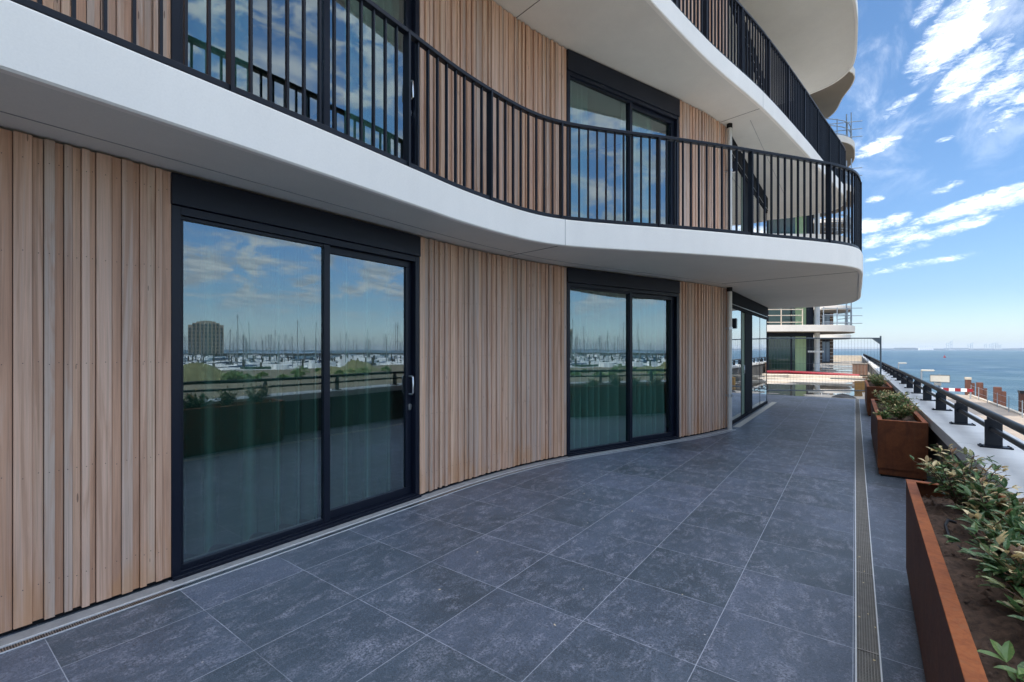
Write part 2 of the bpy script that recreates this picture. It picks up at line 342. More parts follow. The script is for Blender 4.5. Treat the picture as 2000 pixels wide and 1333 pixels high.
# ------------------------------------------------------------------ mesh builder
class MB:
    def __init__(s): s.v = []; s.f = []; s.t = []; s.tone = (0, 0, 0); s.sm = []; s.smooth = False
    def add(s, vs, fs):
        o = len(s.v); s.v += [tuple(v) for v in vs]
        for f in fs: s.f.append(tuple(i + o for i in f)); s.t.append(s.tone); s.sm.append(s.smooth)
    def box(s, x0, x1, y0, y1, z0, z1):
        s.add([(x0, y0, z0), (x1, y0, z0), (x1, y1, z0), (x0, y1, z0), (x0, y0, z1), (x1, y0, z1), (x1, y1, z1), (x0, y1, z1)],
              [(0, 3, 2, 1), (4, 5, 6, 7), (0, 1, 5, 4), (1, 2, 6, 5), (2, 3, 7, 6), (3, 0, 4, 7)])
    def obox(s, p, t, a0, a1, n0, n1, z0, z1):
        """box in a frame: along tangent t (a0..a1), along right-hand normal (n0..n1)"""
        tx, ty = t; nx, ny = ty, -tx
        vs = []
        for z in (z0, z1):
            for a, n in ((a0, n0), (a1, n0), (a1, n1), (a0, n1)):
                vs.append((p[0] + tx * a + nx * n, p[1] + ty * a + ny * n, z))
        s.add(vs, [(0, 1, 2, 3), (7, 6, 5, 4), (4, 5, 1, 0), (5, 6, 2, 1), (6, 7, 3, 2), (7, 4, 0, 3)])
    def tube(s, pts, r, n=8, cap=True):
        pts = [Vector(p) for p in pts]; rings = []
        for i, p in enumerate(pts):
            d = (pts[min(i + 1, len(pts) - 1)] - pts[max(i - 1, 0)]).normalized()
            up = Vector((0, 0, 1)) if abs(d.z) < .9 else Vector((1, 0, 0))
            a = d.cross(up).normalized(); b = a.cross(d)
            rr = r[i] if isinstance(r, (list, tuple)) else r
            rings.append([p + (a * math.cos(2 * math.pi * k / n) + b * math.sin(2 * math.pi * k / n)) * rr for k in range(n)])
        vs = [v for q in rings for v in q]; fs = []
        for i in range(len(pts) - 1):
            for k in range(n): fs.append((i * n + k, i * n + (k + 1) % n, (i + 1) * n + (k + 1) % n, (i + 1) * n + k))
        sm = s.smooth; s.smooth = True; s.add(vs, fs); s.smooth = sm
        if cap: s.add(rings[0], [tuple(range(n))]); s.add(rings[-1], [tuple(reversed(range(n)))])
    def cyl(s, x, y, z0, z1, r, n=16, r1=None): s.tube([(x, y, z0), (x, y, z1)], [r, r if r1 is None else r1], n)
    def prism(s, poly, z0, z1):
        n = len(poly)
        s.add([(x, y, z0) for x, y in poly] + [(x, y, z1) for x, y in poly],
              [tuple(reversed(range(n))), tuple(range(n, 2 * n))] + [(i, (i + 1) % n, n + (i + 1) % n, n + i) for i in range(n)])

def root_loc(p):
    while p is not None:
        if p.parent is None: return Vector(p.location)
        p = p.parent
    return Vector((0, 0, 0))
def obj(name, mb, mat, parent=None, bevel=0, local=False):
    me = bpy.data.meshes.new(name); L = Vector((0, 0, 0)) if local else root_loc(parent)
    me.from_pydata([(v[0] - L.x, v[1] - L.y, v[2] - L.z) for v in mb.v], [], mb.f)
    if any(t != (0, 0, 0) for t in mb.t):
        a = me.attributes.new('tone', 'FLOAT_VECTOR', 'FACE')
        a.data.foreach_set('vector', [q for t in mb.t for q in t])
    me.polygons.foreach_set('use_smooth', mb.sm)
    me.update(); me.materials.append(M[mat] if isinstance(mat, str) else mat)
    o = bpy.data.objects.new(name, me); C.objects.link(o)
    if parent is not None: o.parent = parent
    if bevel:
        b = o.modifiers.new('bevel', 'BEVEL'); b.width = bevel; b.segments = 2; b.limit_method = 'ANGLE'
    return o
def tag(o, label=None, cat=None, group=None, kind=None):
    if label: o['label'] = label
    if cat: o['category'] = cat
    if group: o['group'] = group
    if kind: o['kind'] = kind
    return o
def thing(name, loc, label, cat, group=None):
    o = bpy.data.objects.new(name, None); o.location = loc; o.empty_display_size = .2; C.objects.link(o)
    return tag(o, label, cat, group)
def struct(name, mb, mat): return tag(obj(name, mb, mat), kind='structure')
def copy_tree(o, parent=None):
    c = o.copy(); C.objects.link(c)
    if parent is not None: c.parent = parent
    for ch in [q for q in C.objects if q.parent == o]: copy_tree(ch, c)
    return c

# ------------------------------------------------------------------ curves in plan
def catmull(pts, step=.08):
    P = [Vector((p[0], p[1])) for p in pts]; out = []
    P = [2 * P[0] - P[1]] + P + [2 * P[-1] - P[-2]]
    for i in range(1, len(P) - 2):
        p0, p1, p2, p3 = P[i - 1:i + 3]; n = max(1, int((p2 - p1).length / step))
        d0 = max((p1 - p0).length, 1e-6) ** .5; d1 = max((p2 - p1).length, 1e-6) ** .5; d2 = max((p3 - p2).length, 1e-6) ** .5
        t0 = 0; t1 = d0; t2 = t1 + d1; t3 = t2 + d2
        for k in range(n):
            t = t1 + (t2 - t1) * k / n
            a1 = p0 * ((t1 - t) / (t1 - t0)) + p1 * ((t - t0) / (t1 - t0)); a2 = p1 * ((t2 - t) / (t2 - t1)) + p2 * ((t - t1) / (t2 - t1)); a3 = p2 * ((t3 - t) / (t3 - t2)) + p3 * ((t - t2) / (t3 - t2))
            b1 = a1 * ((t2 - t) / (t2 - t0)) + a2 * ((t - t0) / (t2 - t0)); b2 = a2 * ((t3 - t) / (t3 - t1)) + a3 * ((t - t1) / (t3 - t1))
            out.append(b1 * ((t2 - t) / (t2 - t1)) + b2 * ((t - t1) / (t2 - t1)))
    out.append(P[-2]); return [(q.x, q.y) for q in out]
class Path:
    def __init__(s, pts):
        s.p = pts; s.L = [0]
        for a, b in zip(pts, pts[1:]): s.L.append(s.L[-1] + math.hypot(b[0] - a[0], b[1] - a[1]))
        s.len = s.L[-1]
    def at(s, d):
        d = min(max(d, 0), s.len - 1e-6); lo, hi = 0, len(s.L) - 1
        while hi - lo > 1:
            mid = (lo + hi) // 2
            if s.L[mid] <= d: lo = mid
            else: hi = mid
        a, b = s.p[lo], s.p[lo + 1]; l = s.L[lo + 1] - s.L[lo]; f = (d - s.L[lo]) / l
        return (a[0] + (b[0] - a[0]) * f, a[1] + (b[1] - a[1]) * f), ((b[0] - a[0]) / l, (b[1] - a[1]) / l)
    def d_at_y(s, y):
        for i, (a, b) in enumerate(zip(s.p, s.p[1:])):
            if a[1] <= y <= b[1] and b[1] > a[1]: return s.L[i] + (y - a[1]) / (b[1] - a[1]) * (s.L[i + 1] - s.L[i])
        return 0
    def offset(s, o):
        out = []
        for i, p in enumerate(s.p):
            a = s.p[max(i - 1, 0)]; b = s.p[min(i + 1, len(s.p) - 1)]; l = math.hypot(b[0] - a[0], b[1] - a[1]) or 1
            out.append((p[0] + (b[1] - a[1]) / l * o, p[1] - (b[0] - a[0]) / l * o))
        return out
def strip(mb, pa, pb, z0, z1):
    """closed ribbon between two plan polylines"""
    n = len(pa); vs = [(x, y, z) for z in (z0, z1) for P in (pa, pb) for x, y in P]; fs = []
    A, B, A2, B2 = 0, n, 2 * n, 3 * n
    for i in range(n - 1):
        fs += [(A + i, A + i + 1, B + i + 1, B + i), (A2 + i, B2 + i, B2 + i + 1, A2 + i + 1), (B + i, B + i + 1, B2 + i + 1, B2 + i), (A + i, A2 + i, A2 + i + 1, A + i + 1)]
    fs += [(A, B, B2, A2), (A + n - 1, A2 + n - 1, B2 + n - 1, B + n - 1)]
    mb.add(vs, fs)

WALL_Y0 = -9.0
wall = Path(catmull([(-3.57, WALL_Y0), (-3.57, -6), (-3.57, -2), (-3.57, 1.10), (-3.575, 3.23), (-3.56, 3.9), (-3.49, 4.6), (-3.39, 5.15), (-3.26, 5.62)], .06)
            + catmull([(-3.24, 5.67), (-2.39, 7.94)], .5) + catmull([(-2.375, 7.98), (-2.15, 8.68), (-1.97, 9.45)], .1))
END_Y = 14.62; GX = -1.98
FL = [0, 2.97, 6.0, 9.05, 12.1]; CE = [2.65, 5.70, 8.75, 11.8, 14.85]

# ================================================================== MAIN BUILDING
bld = thing('apartment_building', (-6, 4, 0), 'curved apartment building with vertical timber cladding and white wavy balconies', 'building')
def cladding(path, z0, z1, d0, d1, seed, detail=True):
    r = random.Random(seed); mb = MB(); d = d0
    ws = [.028, .036, .044, .054, .072]
    mb2 = MB(); boards = []
    k = 0
    while d < d1 - .004:
        w_ = r.choices(ws, [2, 5, 5, 3, 1.5])[0]
        if not detail: w_ = .085
        if d1 - (d + w_) < .028: w_ = d1 - d
        (p, t) = path.at(d + w_ / 2)
        dep = r.choice([.0, .004, .008, .012]) if k % 2 else r.choice([.018, .024, .029, .021])
        mb.tone = (r.random(), r.random(), r.random())
        mb.obox(p, t, -w_ / 2 + .0018, w_ / 2 - .0018, -.012, dep, z0 + r.uniform(-.004, .004), z1)
        boards.append((path.at(d + w_ * r.uniform(.4, .6)), dep)); d += w_; k += 1
    o = obj('wood_cladding', mb, 'wood', bld)
    if detail and z0 < 1:
        for b_ in boards:
            for zz in (.22, .82, 1.42, 2.02, 2.52):
                (p, t), dp = b_; zz += r.uniform(-.012, .012); mb2.obox(p, t, -.0020, .0020, dp, dp + .0012, zz, zz + .0040)
        tag(obj('screw_heads', mb2, 'joint', bld), kind='stuff')
    n = max(2, int((d1 - d0) / .15)); pp = [path.at(d0 + (d1 - d0) * i / n) for i in range(n + 1)]
    a = [(p[0] + t[1] * -.013, p[1] - t[0] * -.013) for p, t in pp]; b = [(p[0] + t[1] * -.09, p[1] - t[0] * -.09) for p, t in pp]
    q = MB(); strip(q, b, a, z0 - .025, z1); obj('wall_membrane', q, 'backing', bld)
    return o

def sliding_door(p0, p1, z0, zt, mull, name='sliding_door', lid=None, handle='right', zc=2.37, twist=0):
    """p0,p1 plan ends of the opening; z0 floor; zt top of the shutter box"""
    L = math.hypot(p1[0] - p0[0], p1[1] - p0[1]); t = ((p1[0] - p0[0]) / L, (p1[1] - p0[1]) / L)
    f = MB(); hz = z0 + zc + .05
    # outer frame
    f.obox(p0, t, 0, .052, -.10, .012, z0 + .005, hz + .02); f.obox(p0, t, L - .052, L, -.10, .012, z0 + .005, hz + .02)
    f.obox(p0, t, .052, L - .052, -.10, .010, z0 + .005, z0 + .042)
    f.obox(p0, t, .052, L - .052, -.10, .010, hz - .035, hz + .02)
    m = L * mull
    f.obox(p0, t, m - .028, m + .028, -.095, -.006, z0 + .042, hz - .035)
    # inner sashes
    f.obox(p0, t, .052, m - .028, -.07, -.012, z0 + .042, z0 + .075); f.obox(p0, t, .052, m - .028, -.07, -.012, hz - .06, hz - .035)
    f.obox(p0, t, .052, .075, -.07, -.012, z0 + .075, hz - .06)
    s0, s1 = m + .028, L - .052
    f.obox(p0, t, s0, s1, -.10, -.045, z0 + .042, z0 + .115); f.obox(p0, t, s0, s1, -.10, -.045, hz - .095, hz - .035)
    f.obox(p0, t, s1 - .075, s1, -.10, -.045, z0 + .115, hz - .095)
    d = obj(name, f, 'black', bld, .003)
    b = MB(); b.obox(p0, t, -.004, L + .004, -.12, .03, hz + .022, zt - .004); obj('shutter_box', b, 'black', d, .006)
    s = MB(); s.obox(p0, t, .0, L, .0125, .045, z0 - .001, z0 + .030); obj('door_sill', s, 'black', d, .003)
    ct, st_ = math.cos(R(twist)), math.sin(R(twist)); t0 = t
    if twist:   # the sealed units sit very slightly skewed in the frame
        t = (t[0] * ct - t[1] * st_, t[0] * st_ + t[1] * ct)
    g = MB(); g.obox(p0, t, .075, m - .028, -.048, -.030, z0 + .075, hz - .06); obj('pane', g, 'glass', d)
    g = MB(); g.obox(p0, t, s0, s1 - .075, -.082, -.064, z0 + .115, hz - .095); obj('pane', g, 'glass', d); t = t0
    if handle:
        h = MB(); a = s1 - .035 if handle == 'right' else s0 + .03
        def hp(al, n, z): return (p0[0] + t[0] * al + t[1] * n, p0[1] + t[1] * al - t[0] * n, z)
        zz = z0 + 1.14
        h.tube([hp(a, -.045, zz - .09), hp(a, .0, zz - .09), hp(a, .012, zz - .08), hp(a, .012, zz + .08), hp(a, .0, zz + .09), hp(a, -.045, zz + .09)], .009, 8)
        obj('handle', h, 'steel_light', d)
        k = MB(); k.tube([hp(a + .005, -.045, zz - .21), hp(a + .005, -.032, zz - .21)], .022, 14); k.tube([hp(a + .005, -.045, zz - .235), hp(a + .005, -.036, zz - .235)], .018, 12)
        obj('lock_cylinder', k, 'steel_light', d)
    return d, p0, t, L

def curtain(p0, t, a0, a1, z0, z1, off, label, amp=.028, wl=.13, seed=1, mat='curtain'):
    r = random.Random(seed); n = int((a1 - a0) / .012); pts = []; ph = 0
    for i in range(n + 1):
        a = a0 + (a1 - a0) * i / n; ph += .012 / wl * 2 * math.pi * (1 + .35 * math.sin(a * 5.1 + seed))
        o = off + amp * math.sin(ph) + .012 * math.sin(ph * .37 + seed)
        pts.append((a, o))
    mb = MB(); mb.smooth = True; rows = 7; vs = []
    for k in range(rows + 1):
        z = z0 + (z1 - z0) * k / rows; sp = 1.0 + .25 * (1 - k / rows)
        for a, o in pts:
            oo = off + (o - off) * sp
            vs.append((p0[0] + t[0] * a + t[1] * oo, p0[1] + t[1] * a - t[0] * oo, z))
    W_ = n + 1; fs = [(k * W_ + i, k * W_ + i + 1, (k + 1) * W_ + i + 1, (k + 1) * W_ + i) for k in range(rows) for i in range(n)]
    mb.add(vs, fs)
    o = obj('curtain', mb, mat); tag(o, label, 'curtain'); return o

D1 = ((-3.57, 1.10), (-3.575, 3.23)); D2 = ((-3.245, 5.67), (-2.39, 7.94))
y2d = wall.d_at_y
for fl in range(3):
    z0 = FL[fl] + (.028 if fl == 0 else 0); z1 = CE[fl] - .001
    cladding(wall, z0, z1, y2d(-5.0), y2d(1.10), 5 + fl)
    cladding(wall, z0, z1, y2d(3.232), y2d(5.66), 15 + fl)
    cladding(wall, z0, z1, y2d(7.945), wall.len, 25 + fl)
    # return of the timber at the corner
    cor = Path([(-1.965, 9.455), (-1.90, 9.62), (-1.90, 9.70)]); cladding(Path([(-1.972, 9.46), (-1.972, 9.70)]), z0, z1, 0, .235, 33 + fl)
    z0 = FL[fl]
    sliding_door(*D1, z0, CE[fl], .523, handle='right')
    sliding_door(*D2, z0, CE[fl], .535, handle=None, twist=.9)
for fl in (3, 4):
    cladding(wall, FL[fl], CE[fl], .0, wall.len, 50 + fl, detail=False)
# blank lengths of wall behind the camera
for fl in range(3):
    q = MB(); q.box(-3.62, -3.55, WALL_Y0, -5.001, FL[fl], CE[fl]); obj('blank_wall', q, 'fascia', bld)

# curtains: hung things
dirs = []
for (p0, p1) in (D1, D2):
    L = math.hypot(p1[0] - p0[0], p1[1] - p0[1]); dirs.append((p0, ((p1[0] - p0[0]) / L, (p1[1] - p0[1]) / L), L))
(p0, t, L) = dirs[0]
curtain(p0, t, .06, L - .10, .03, 2.55, -.24, 'sheer curtain behind the large ground floor sliding door nearest the camera', seed=2, amp=.05, wl=.19, mat='curtain_thin')
curtain(p0, t, .06, .62, 2.99, 5.6, -.26, 'pale curtain at the left edge of the upper window above the big sliding door', seed=3)
curtain(p0, t, 1.45, L - .06, 2.99, 5.6, -.26, 'pale curtain at the right edge of the upper window above the big sliding door', seed=4)
(p0, t, L) = dirs[1]
curtain(p0, t, .05, L - .05, .03, 2.55, -.22, 'sheer curtain behind the narrow ground floor glass door beside the downpipe wall', seed=5, amp=.05, wl=.16)
curtain(p0, t, .05, .62, 2.99, 5.50, -.26, 'pale curtain left of the middle frame in the upper glass door', seed=6)
curtain(p0, t, 1.30, 2.05, 2.99, 5.50, -.26, 'pale curtain right of the middle frame in the upper glass door', seed=7)

# rooms inside
for fl in range(3):
    z0, z1 = FL[fl], CE[fl]
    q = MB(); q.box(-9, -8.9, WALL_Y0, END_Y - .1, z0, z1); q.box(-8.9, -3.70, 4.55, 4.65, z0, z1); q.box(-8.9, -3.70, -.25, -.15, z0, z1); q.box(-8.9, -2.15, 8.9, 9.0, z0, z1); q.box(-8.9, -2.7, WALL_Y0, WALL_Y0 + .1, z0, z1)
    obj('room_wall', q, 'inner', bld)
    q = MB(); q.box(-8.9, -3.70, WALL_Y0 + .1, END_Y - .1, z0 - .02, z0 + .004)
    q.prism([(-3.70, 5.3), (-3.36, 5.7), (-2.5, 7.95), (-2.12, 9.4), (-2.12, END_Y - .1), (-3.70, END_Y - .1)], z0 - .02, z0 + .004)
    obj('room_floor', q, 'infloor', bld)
for fl in (3, 4):
    q = MB(); q.box(-9, -8.9, WALL_Y0, END_Y, FL[fl], CE[fl]); q.box(-8.9, -2, END_Y - .1, END_Y, FL[fl], CE[fl]); q.box(-8.9, -2.7, WALL_Y0, WALL_Y0 + .1, FL[fl], CE[fl])
    q.box(-2.05, -1.95, 9.5, END_Y - .1, FL[fl], CE[fl]); obj('upper_wall', q, 'fascia', bld)

# balcony slabs
O1 = [(-2.80, WALL_Y0), (-2.80, -6), (-2.80, -2), (-2.80, .5), (-2.80, 1.5), (-2.83, 2.6), (-2.845, 3.1), (-2.80, 3.75), (-2.73, 4.13), (-2.60, 4.45), (-2.23, 4.97), (-1.81, 5.49), (-1.36, 6.07), (-.89, 6.72), (-.39, 7.42), (-.12, 7.85), (.03, 8.22), (.09, 8.70), (.10, 9.6), (.10, 11.5), (.07, 13.4), (-.10, 14.25), (-.42, 14.75), (-.82, 14.98), (-1.4, 15.0), (-2.0, 14.9), (-3.0, 14.85), (-9.1, 14.85)]
O2 = [(-2.45, WALL_Y0), (-2.45, -5), (-2.40, -1), (-2.32, 2), (-2.12, 4.3), (-1.96, 5.58), (-1.71, 7.12), (-1.29, 9.06), (-.83, 11.75), (-.59, 13.35), (-.28, 15.3), (-.20, 16.0), (-.26, 16.6), (-.48, 17.0), (-.80, 17.15), (-1.5, 17.2), (-2.4, 17.0), (-4, 16.6), (-9.1, 16.4)]
O3 = [(-2.9, WALL_Y0), (-2.9, 0), (-2.85, 4), (-2.5, 7), (-1.4, 9.6), (-.45, 10.9), (-.05, 11.7), (.04, 12.5), (.05, 13.4), (.02, 14.3), (-.06, 14.8), (-.22, 15.13), (-.5, 15.42), (-.95, 15.62), (-2.4, 15.8), (-9.1, 15.8)]
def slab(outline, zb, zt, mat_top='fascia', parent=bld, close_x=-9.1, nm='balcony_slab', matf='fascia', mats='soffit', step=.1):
    pth = Path(catmull(outline, step)); n = len(pth.p)
    prof = [(.052, zb + .014), (.050, zb), (.010, zb), (0, zb + .010), (0, zt - .012), (.004, zt - .004), (.012, zt), (.12, zt)]
    rings = [pth.offset(-o) for o, z in prof]; mb = MB(); mb.smooth = True
    for k in range(len(prof) - 1):
        vs = [(x, y, prof[k][1]) for x, y in rings[k]] + [(x, y, prof[k + 1][1]) for x, y in rings[k + 1]]
        mb.add(vs, [(i, i + 1, n + i + 1, n + i) for i in range(n - 1)])
    mb.smooth = False
    y0, y1 = outline[0][1], outline[-1][1]
    poly = rings[-1] + [(close_x - .3, y1), (close_x - .3, y0)]; mb.add([(x, y, zt) for x, y in poly], [tuple(range(len(poly)))])
    o = obj(nm, mb, matf, parent)
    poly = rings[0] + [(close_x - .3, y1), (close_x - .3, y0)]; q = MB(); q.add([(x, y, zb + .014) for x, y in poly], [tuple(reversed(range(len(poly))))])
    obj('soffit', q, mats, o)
    return pth, o
P1, s1 = slab(O1, 2.65, 2.945); P2, s2 = slab(O2, 5.70, 5.995); P3, s3 = slab(O3, 8.75, 9.045)
OU = [(-2.9, WALL_Y0), (-2.9, 6), (-1.9, 9), (-1.2, 12), (-1.2, 14), (-2, 15), (-9.1, 15)]
slab(OU, 11.8, 12.1, step=.4); slab(OU, 14.85, 15.3, step=.4)
def jline(s_, a, b, z, w_=.008, mat='joint'):
    L = math.hypot(b[0] - a[0], b[1] - a[1]); t = ((b[0] - a[0]) / L, (b[1] - a[1]) / L)
    q = MB(); q.obox(a, t, 0, L, -w_ / 2, w_ / 2, z + .0105, z + .0135); obj('panel_joint', q, mat, s_)
def jcurve(s_, pth, y0, y1, off, z, w_=.006):
    a = Path(pth.offset(off)); q = MB(); d0, d1 = a.d_at_y(y0), a.d_at_y(y1); n = 60
    pp = [a.at(d0 + (d1 - d0) * i / n) for i in range(n + 1)]
    strip(q, [(p[0] - t_[1] * w_, p[1] + t_[0] * w_) for p, t_ in pp], [p for p, t_ in pp], z + .0105, z + .0135); obj('panel_joint', q, 'grout', s_)
jline(s1, (-3.45, 4.60), (-2.66, 4.49), 2.65); jline(s1, (-1.9, 8.80), (.035, 8.64), 2.65); jline(s1, (-3.5, -1.5), (-2.86, -1.5), 2.65)
jline(s2, (-3.55, 4.78), (-2.15, 4.52), 5.70); jline(s2, (-2.0, 9.2), (-1.34, 9.09), 5.70)
jcurve(s1, wall, -4, 9.4, .22, 2.65); jcurve(s2, wall, -4, 9.4, .26, 5.70)
q = MB()
for yy in (9.7, 14.5): pass
strip(q, [(-1.55, 9.45), (-1.55, 14.9)], [(-1.544, 9.45), (-1.544, 14.9)], 5.7105, 5.7135); obj('panel_joint', q, 'grout', s2)
# vertical fascia joint
for s_, (P, yy), zb in ((s1, (P1, 4.48), 2.65), (s2, (P2, 9.08), 5.7), (s1, (P1, 8.62), 2.65)):
    (p, t) = P.at(P.d_at_y(yy)); q = MB(); q.obox(p, t, -.0025, .0025, -.01, .0015, zb + .004, zb + .29); obj('fascia_joint', q, 'grout', s_)

# balcony railings
def railing(pth, zf, ys, y_end_d, inset=.045, nm='balcony_railing'):
    r = Path(pth.offset(-inset)); ds = sorted(r.d_at_y(y) for y in ys) + y_end_d(r)
    top = MB(); n = int((ds[-1] - ds[0]) / .06); pp = [r.at(ds[0] + (ds[-1] - ds[0]) * i / n) for i in range(n + 1)]
    def off(o): return [(p[0] + t[1] * o, p[1] - t[0] * o) for p, t in pp]
    strip(top, off(-.028), off(.028), zf + 1.065, zf + 1.10)
    ro = obj(nm, top, 'rail', bld, .004)
    b = MB(); strip(b, off(-.02), off(.02), zf + .012, zf + .047); obj('bottom_rail', b, 'rail', ro, .003)
    for d in ds:
        (p, t) = r.at(d); q = MB(); q.obox(p, t, -.011, .011, -.036, .036, zf + .001, zf + 1.075); obj('post', q, 'rail', ro, .002)
    for a, b_ in zip(ds, ds[1:]):
        k = max(2, round((b_ - a) / .112)); q = MB()
        for i in range(1, k):
            (p, t) = r.at(a + (b_ - a) * i / k); q.obox(p, t, -.007, .007, -.013, .013, zf + .04, zf + 1.07)
        obj('baluster_panel', q, 'rail', ro)
    return ro
railing(P1, 2.945, [-4, -2.75, -1.45, -.15, 1.16, 2.47, 3.51, 4.48, 5.47, 6.55, 7.65, 8.75, 9.95, 11.2, 12.4], lambda r: [r.d_at_y(13.6), r.len - 8.0])
railing(P2, 5.995, [-3, -1.7, -.4, .9, 2.2, 3.5, 4.75, 6.0, 7.1, 8.3, 9.45, 10.55, 11.7, 12.85, 14.0, 15.1], lambda r: [r.d_at_y(16.0), r.len - 8.3])

# corner glass walls (three visible storeys)
for fl in range(3):
    z0, z1 = FL[fl], CE[fl]; f = MB(); y0, y1 = 9.70, END_Y
    zh = z0 + 2.33
    f.box(GX - .06, GX + .02, y0, y1, z0 + .003, z0 + .06); f.box(GX - .06, GX + .02, y0, y1, zh, zh + .05)
    for yy, wd in ((y0, .05), (11.0, .03), (12.30, .04), (13.45, .02), (y1 - .03, .03)): f.box(GX - .058, GX + .004, yy, yy + wd, z0 + .06, zh)
    f.box(GX - .055, GX + .002, 11.44, 12.30, z0 + .06, zh)
    f.box(-8.9, GX - .061, y1 - .05, y1 + .02, z0 + .003, z0 + .06); f.box(-8.9, GX - .061, y1 - .05, y1 + .02, zh, zh + .05)
    for k in range(5): f.box(-3.5 - k * 1.3, -3.46 - k * 1.3, y1 - .048, y1 + .018, z0 + .06, zh)
    fo = obj('corner_glazing', f, 'matte', bld)
    h = MB(); h.box(GX - .10, GX + .03, y0, y1, zh + .052, z1 + .012); h.box(-8.9, GX - .101, y1 - .1, y1 + .03, zh + .052, z1 + .012)
    obj('louvre_header', h, 'matte', fo)
    lv = MB()
    for k in range(60):
        yy = y0 + .05 + k * .08; lv.box(GX + .031, GX + .036, yy, yy + .04, zh + .06, zh + .075)
    obj('vent_slots', lv, 'steel', fo)
    g = MB(); g.box(GX - .012, GX - .001, y0 + .05, 11.0, z0 + .06, zh); obj('pane', g, 'glass_wall', fo)
    g = MB(); g.box(GX - .012, GX - .001, 12.34, 13.45, z0 + .06, zh); g.box(GX - .012, GX - .001, 13.47, y1 - .03, z0 + .06, zh); obj('pane', g, 'glass_wall', fo)
    g = MB(); g.box(-8.9, GX - .06, y1 - .03, y1 - .015, z0 + .06, zh); obj('pane', g, 'glass_wall', fo)
    g = MB(); g.box(GX - .05, GX - .01, 11.03, 11.44, z0 + .07, zh - .02); obj('green_blind', g, 'blind', fo)
    g = MB(); g.tube([(GX + .02, 11.1, z0 + .98), (GX + .05, 11.1, z0 + .98), (GX + .05, 11.1, z0 + 1.16), (GX + .02, 11.1, z0 + 1.16)], .008, 6); obj('handle', g, 'steel_light', fo)

# downpipes
for z0, z1 in ((0.002, 2.66), (2.95, 5.71)):
    q = MB(); X, Y = -1.93, 9.36
    X, Y = -1.885, 9.38
    q.cyl(X, Y, z0, z1 - .08, .044, 16); o = obj('downpipe', q, 'pipe', bld)
    q = MB(); q.cyl(X, Y, z1 - .08, z1, .050, 16); obj('pipe_collar', q, 'backing', o)
    for zz in (z0 + .62, z0 + 1.87):
        q = MB(); q.cyl(X, Y, zz, zz + .045, .053, 16); q.box(X - .11, X, Y - .012, Y + .012, zz + .015, zz + .03); obj('pipe_bracket', q, 'steel', o)
# wall lamps
for k, z0 in enumerate((1.90, 4.87)):
    t_ = thing('wall_lamp', (-1.91, 9.60, z0), ['small black cube lamp on the timber corner beside the ground floor downpipe', 'small black cube lamp beside the upper downpipe, seen through the balcony railing'][k], 'lamp', 'black wall lamps at the corner')
    q = MB(); q.box(-1.895, -1.80, 9.545, 9.645, z0 - .0, z0 + .19); obj('lamp_body', q, 'black', t_, .005)
    q = MB(); q.box(-1.95, -1.896, 9.57, 9.62, z0 + .06, z0 + .13); obj('lamp_bracket', q, 'black', t_)
    q = MB(); q.box(-1.88, -1.815, 9.56, 9.63, z0 - .004, z0 - .001); obj('lamp_lens', q, 'white', t_)

# ================================================================== TERRACE
q = MB(); q.prism([(-3.62, WALL_Y0), (0, WALL_Y0), (0, 17.5), (-9.0, 17.5), (-9.0, 14.3), (-2.03, 14.3), (-2.03, 9.6), (-3.62, 5.3)], -.25, 0.0); struct('terrace_floor', q, 'deck')
q = MB(); q.box(.102, .75, WALL_Y0, 17.58, -.25, 0.0); struct('terrace_floor', q, 'deck')
# grated drain along the parapet
dr = thing('drainage_channel', (.05, 6, 0), 'long straight grated steel drain running along the paving beside the planters', 'drain')
q = MB(); q.box(.001, .101, WALL_Y0, 17.5, -.2, -.06); obj('channel_bed', q, 'backing', dr)
q = MB(); q.box(.0005, .007, WALL_Y0, 17.5, -.06, .003); q.box(.095, .1015, WALL_Y0, 17.5, -.06, .003); obj('channel_edge', q, 'edge', dr)
q = MB()
for k in range(1, 8): q.box(.007 + .011 * k - .0009, .007 + .011 * k + .0009, .8, 17.5, -.018, -.001)
yy = .8
while yy < 17.5:
    q.box(.007, .095, yy, yy + (.0022 if yy < 6 else .005), -.016, -.0015); yy += (.0125 if yy < 6 else .025)
for yy in (1.9, 2.9, 3.9, 4.9, 5.9, 6.9, 7.9): q.box(.007, .095, yy, yy + .006, -.02, .0005)
obj('grate', q, 'grate', dr)
# facade drain
wd = Path([p for p in wall.p if p[1] > -3])
fd = thing('facade_drain', (-3.4, 3, 0), 'narrow perforated metal drain following the foot of the timber facade', 'drain')
q = MB(); strip(q, wd.offset(.02), wd.offset(.125), 0.001, .006); obj('threshold_strip', q, 'grout', fd)
q = MB(); strip(q, wd.offset(.127), wd.offset(.137), 0.001, .012); strip(q, wd.offset(.19), wd.offset(.193), 0.001, .008); obj('drain_edge', q, 'edge', fd)
q = MB(); strip(q, wd.offset(.137), wd.offset(.19), 0.001, .003); obj('drain_bed', q, 'backing', fd)
q = MB(); d = 0
while d < wd.len:
    (p, t) = wd.at(d); q.obox(p, t, 0, .0045, .137, .19, .004, .0075); d += .010
for o_ in (.150, .163, .176): strip(q, wd.offset(o_), wd.offset(o_ + .0018), .0045, .0072)
obj('grate', q, 'steel', fd)
q = MB(); q.box(-1.90, -1.78, 9.75, 15.0, .001, .006); tag(obj('threshold_strip', q, 'cream'), 'cream stone strip set in the paving in front of the corner glazing', 'threshold')

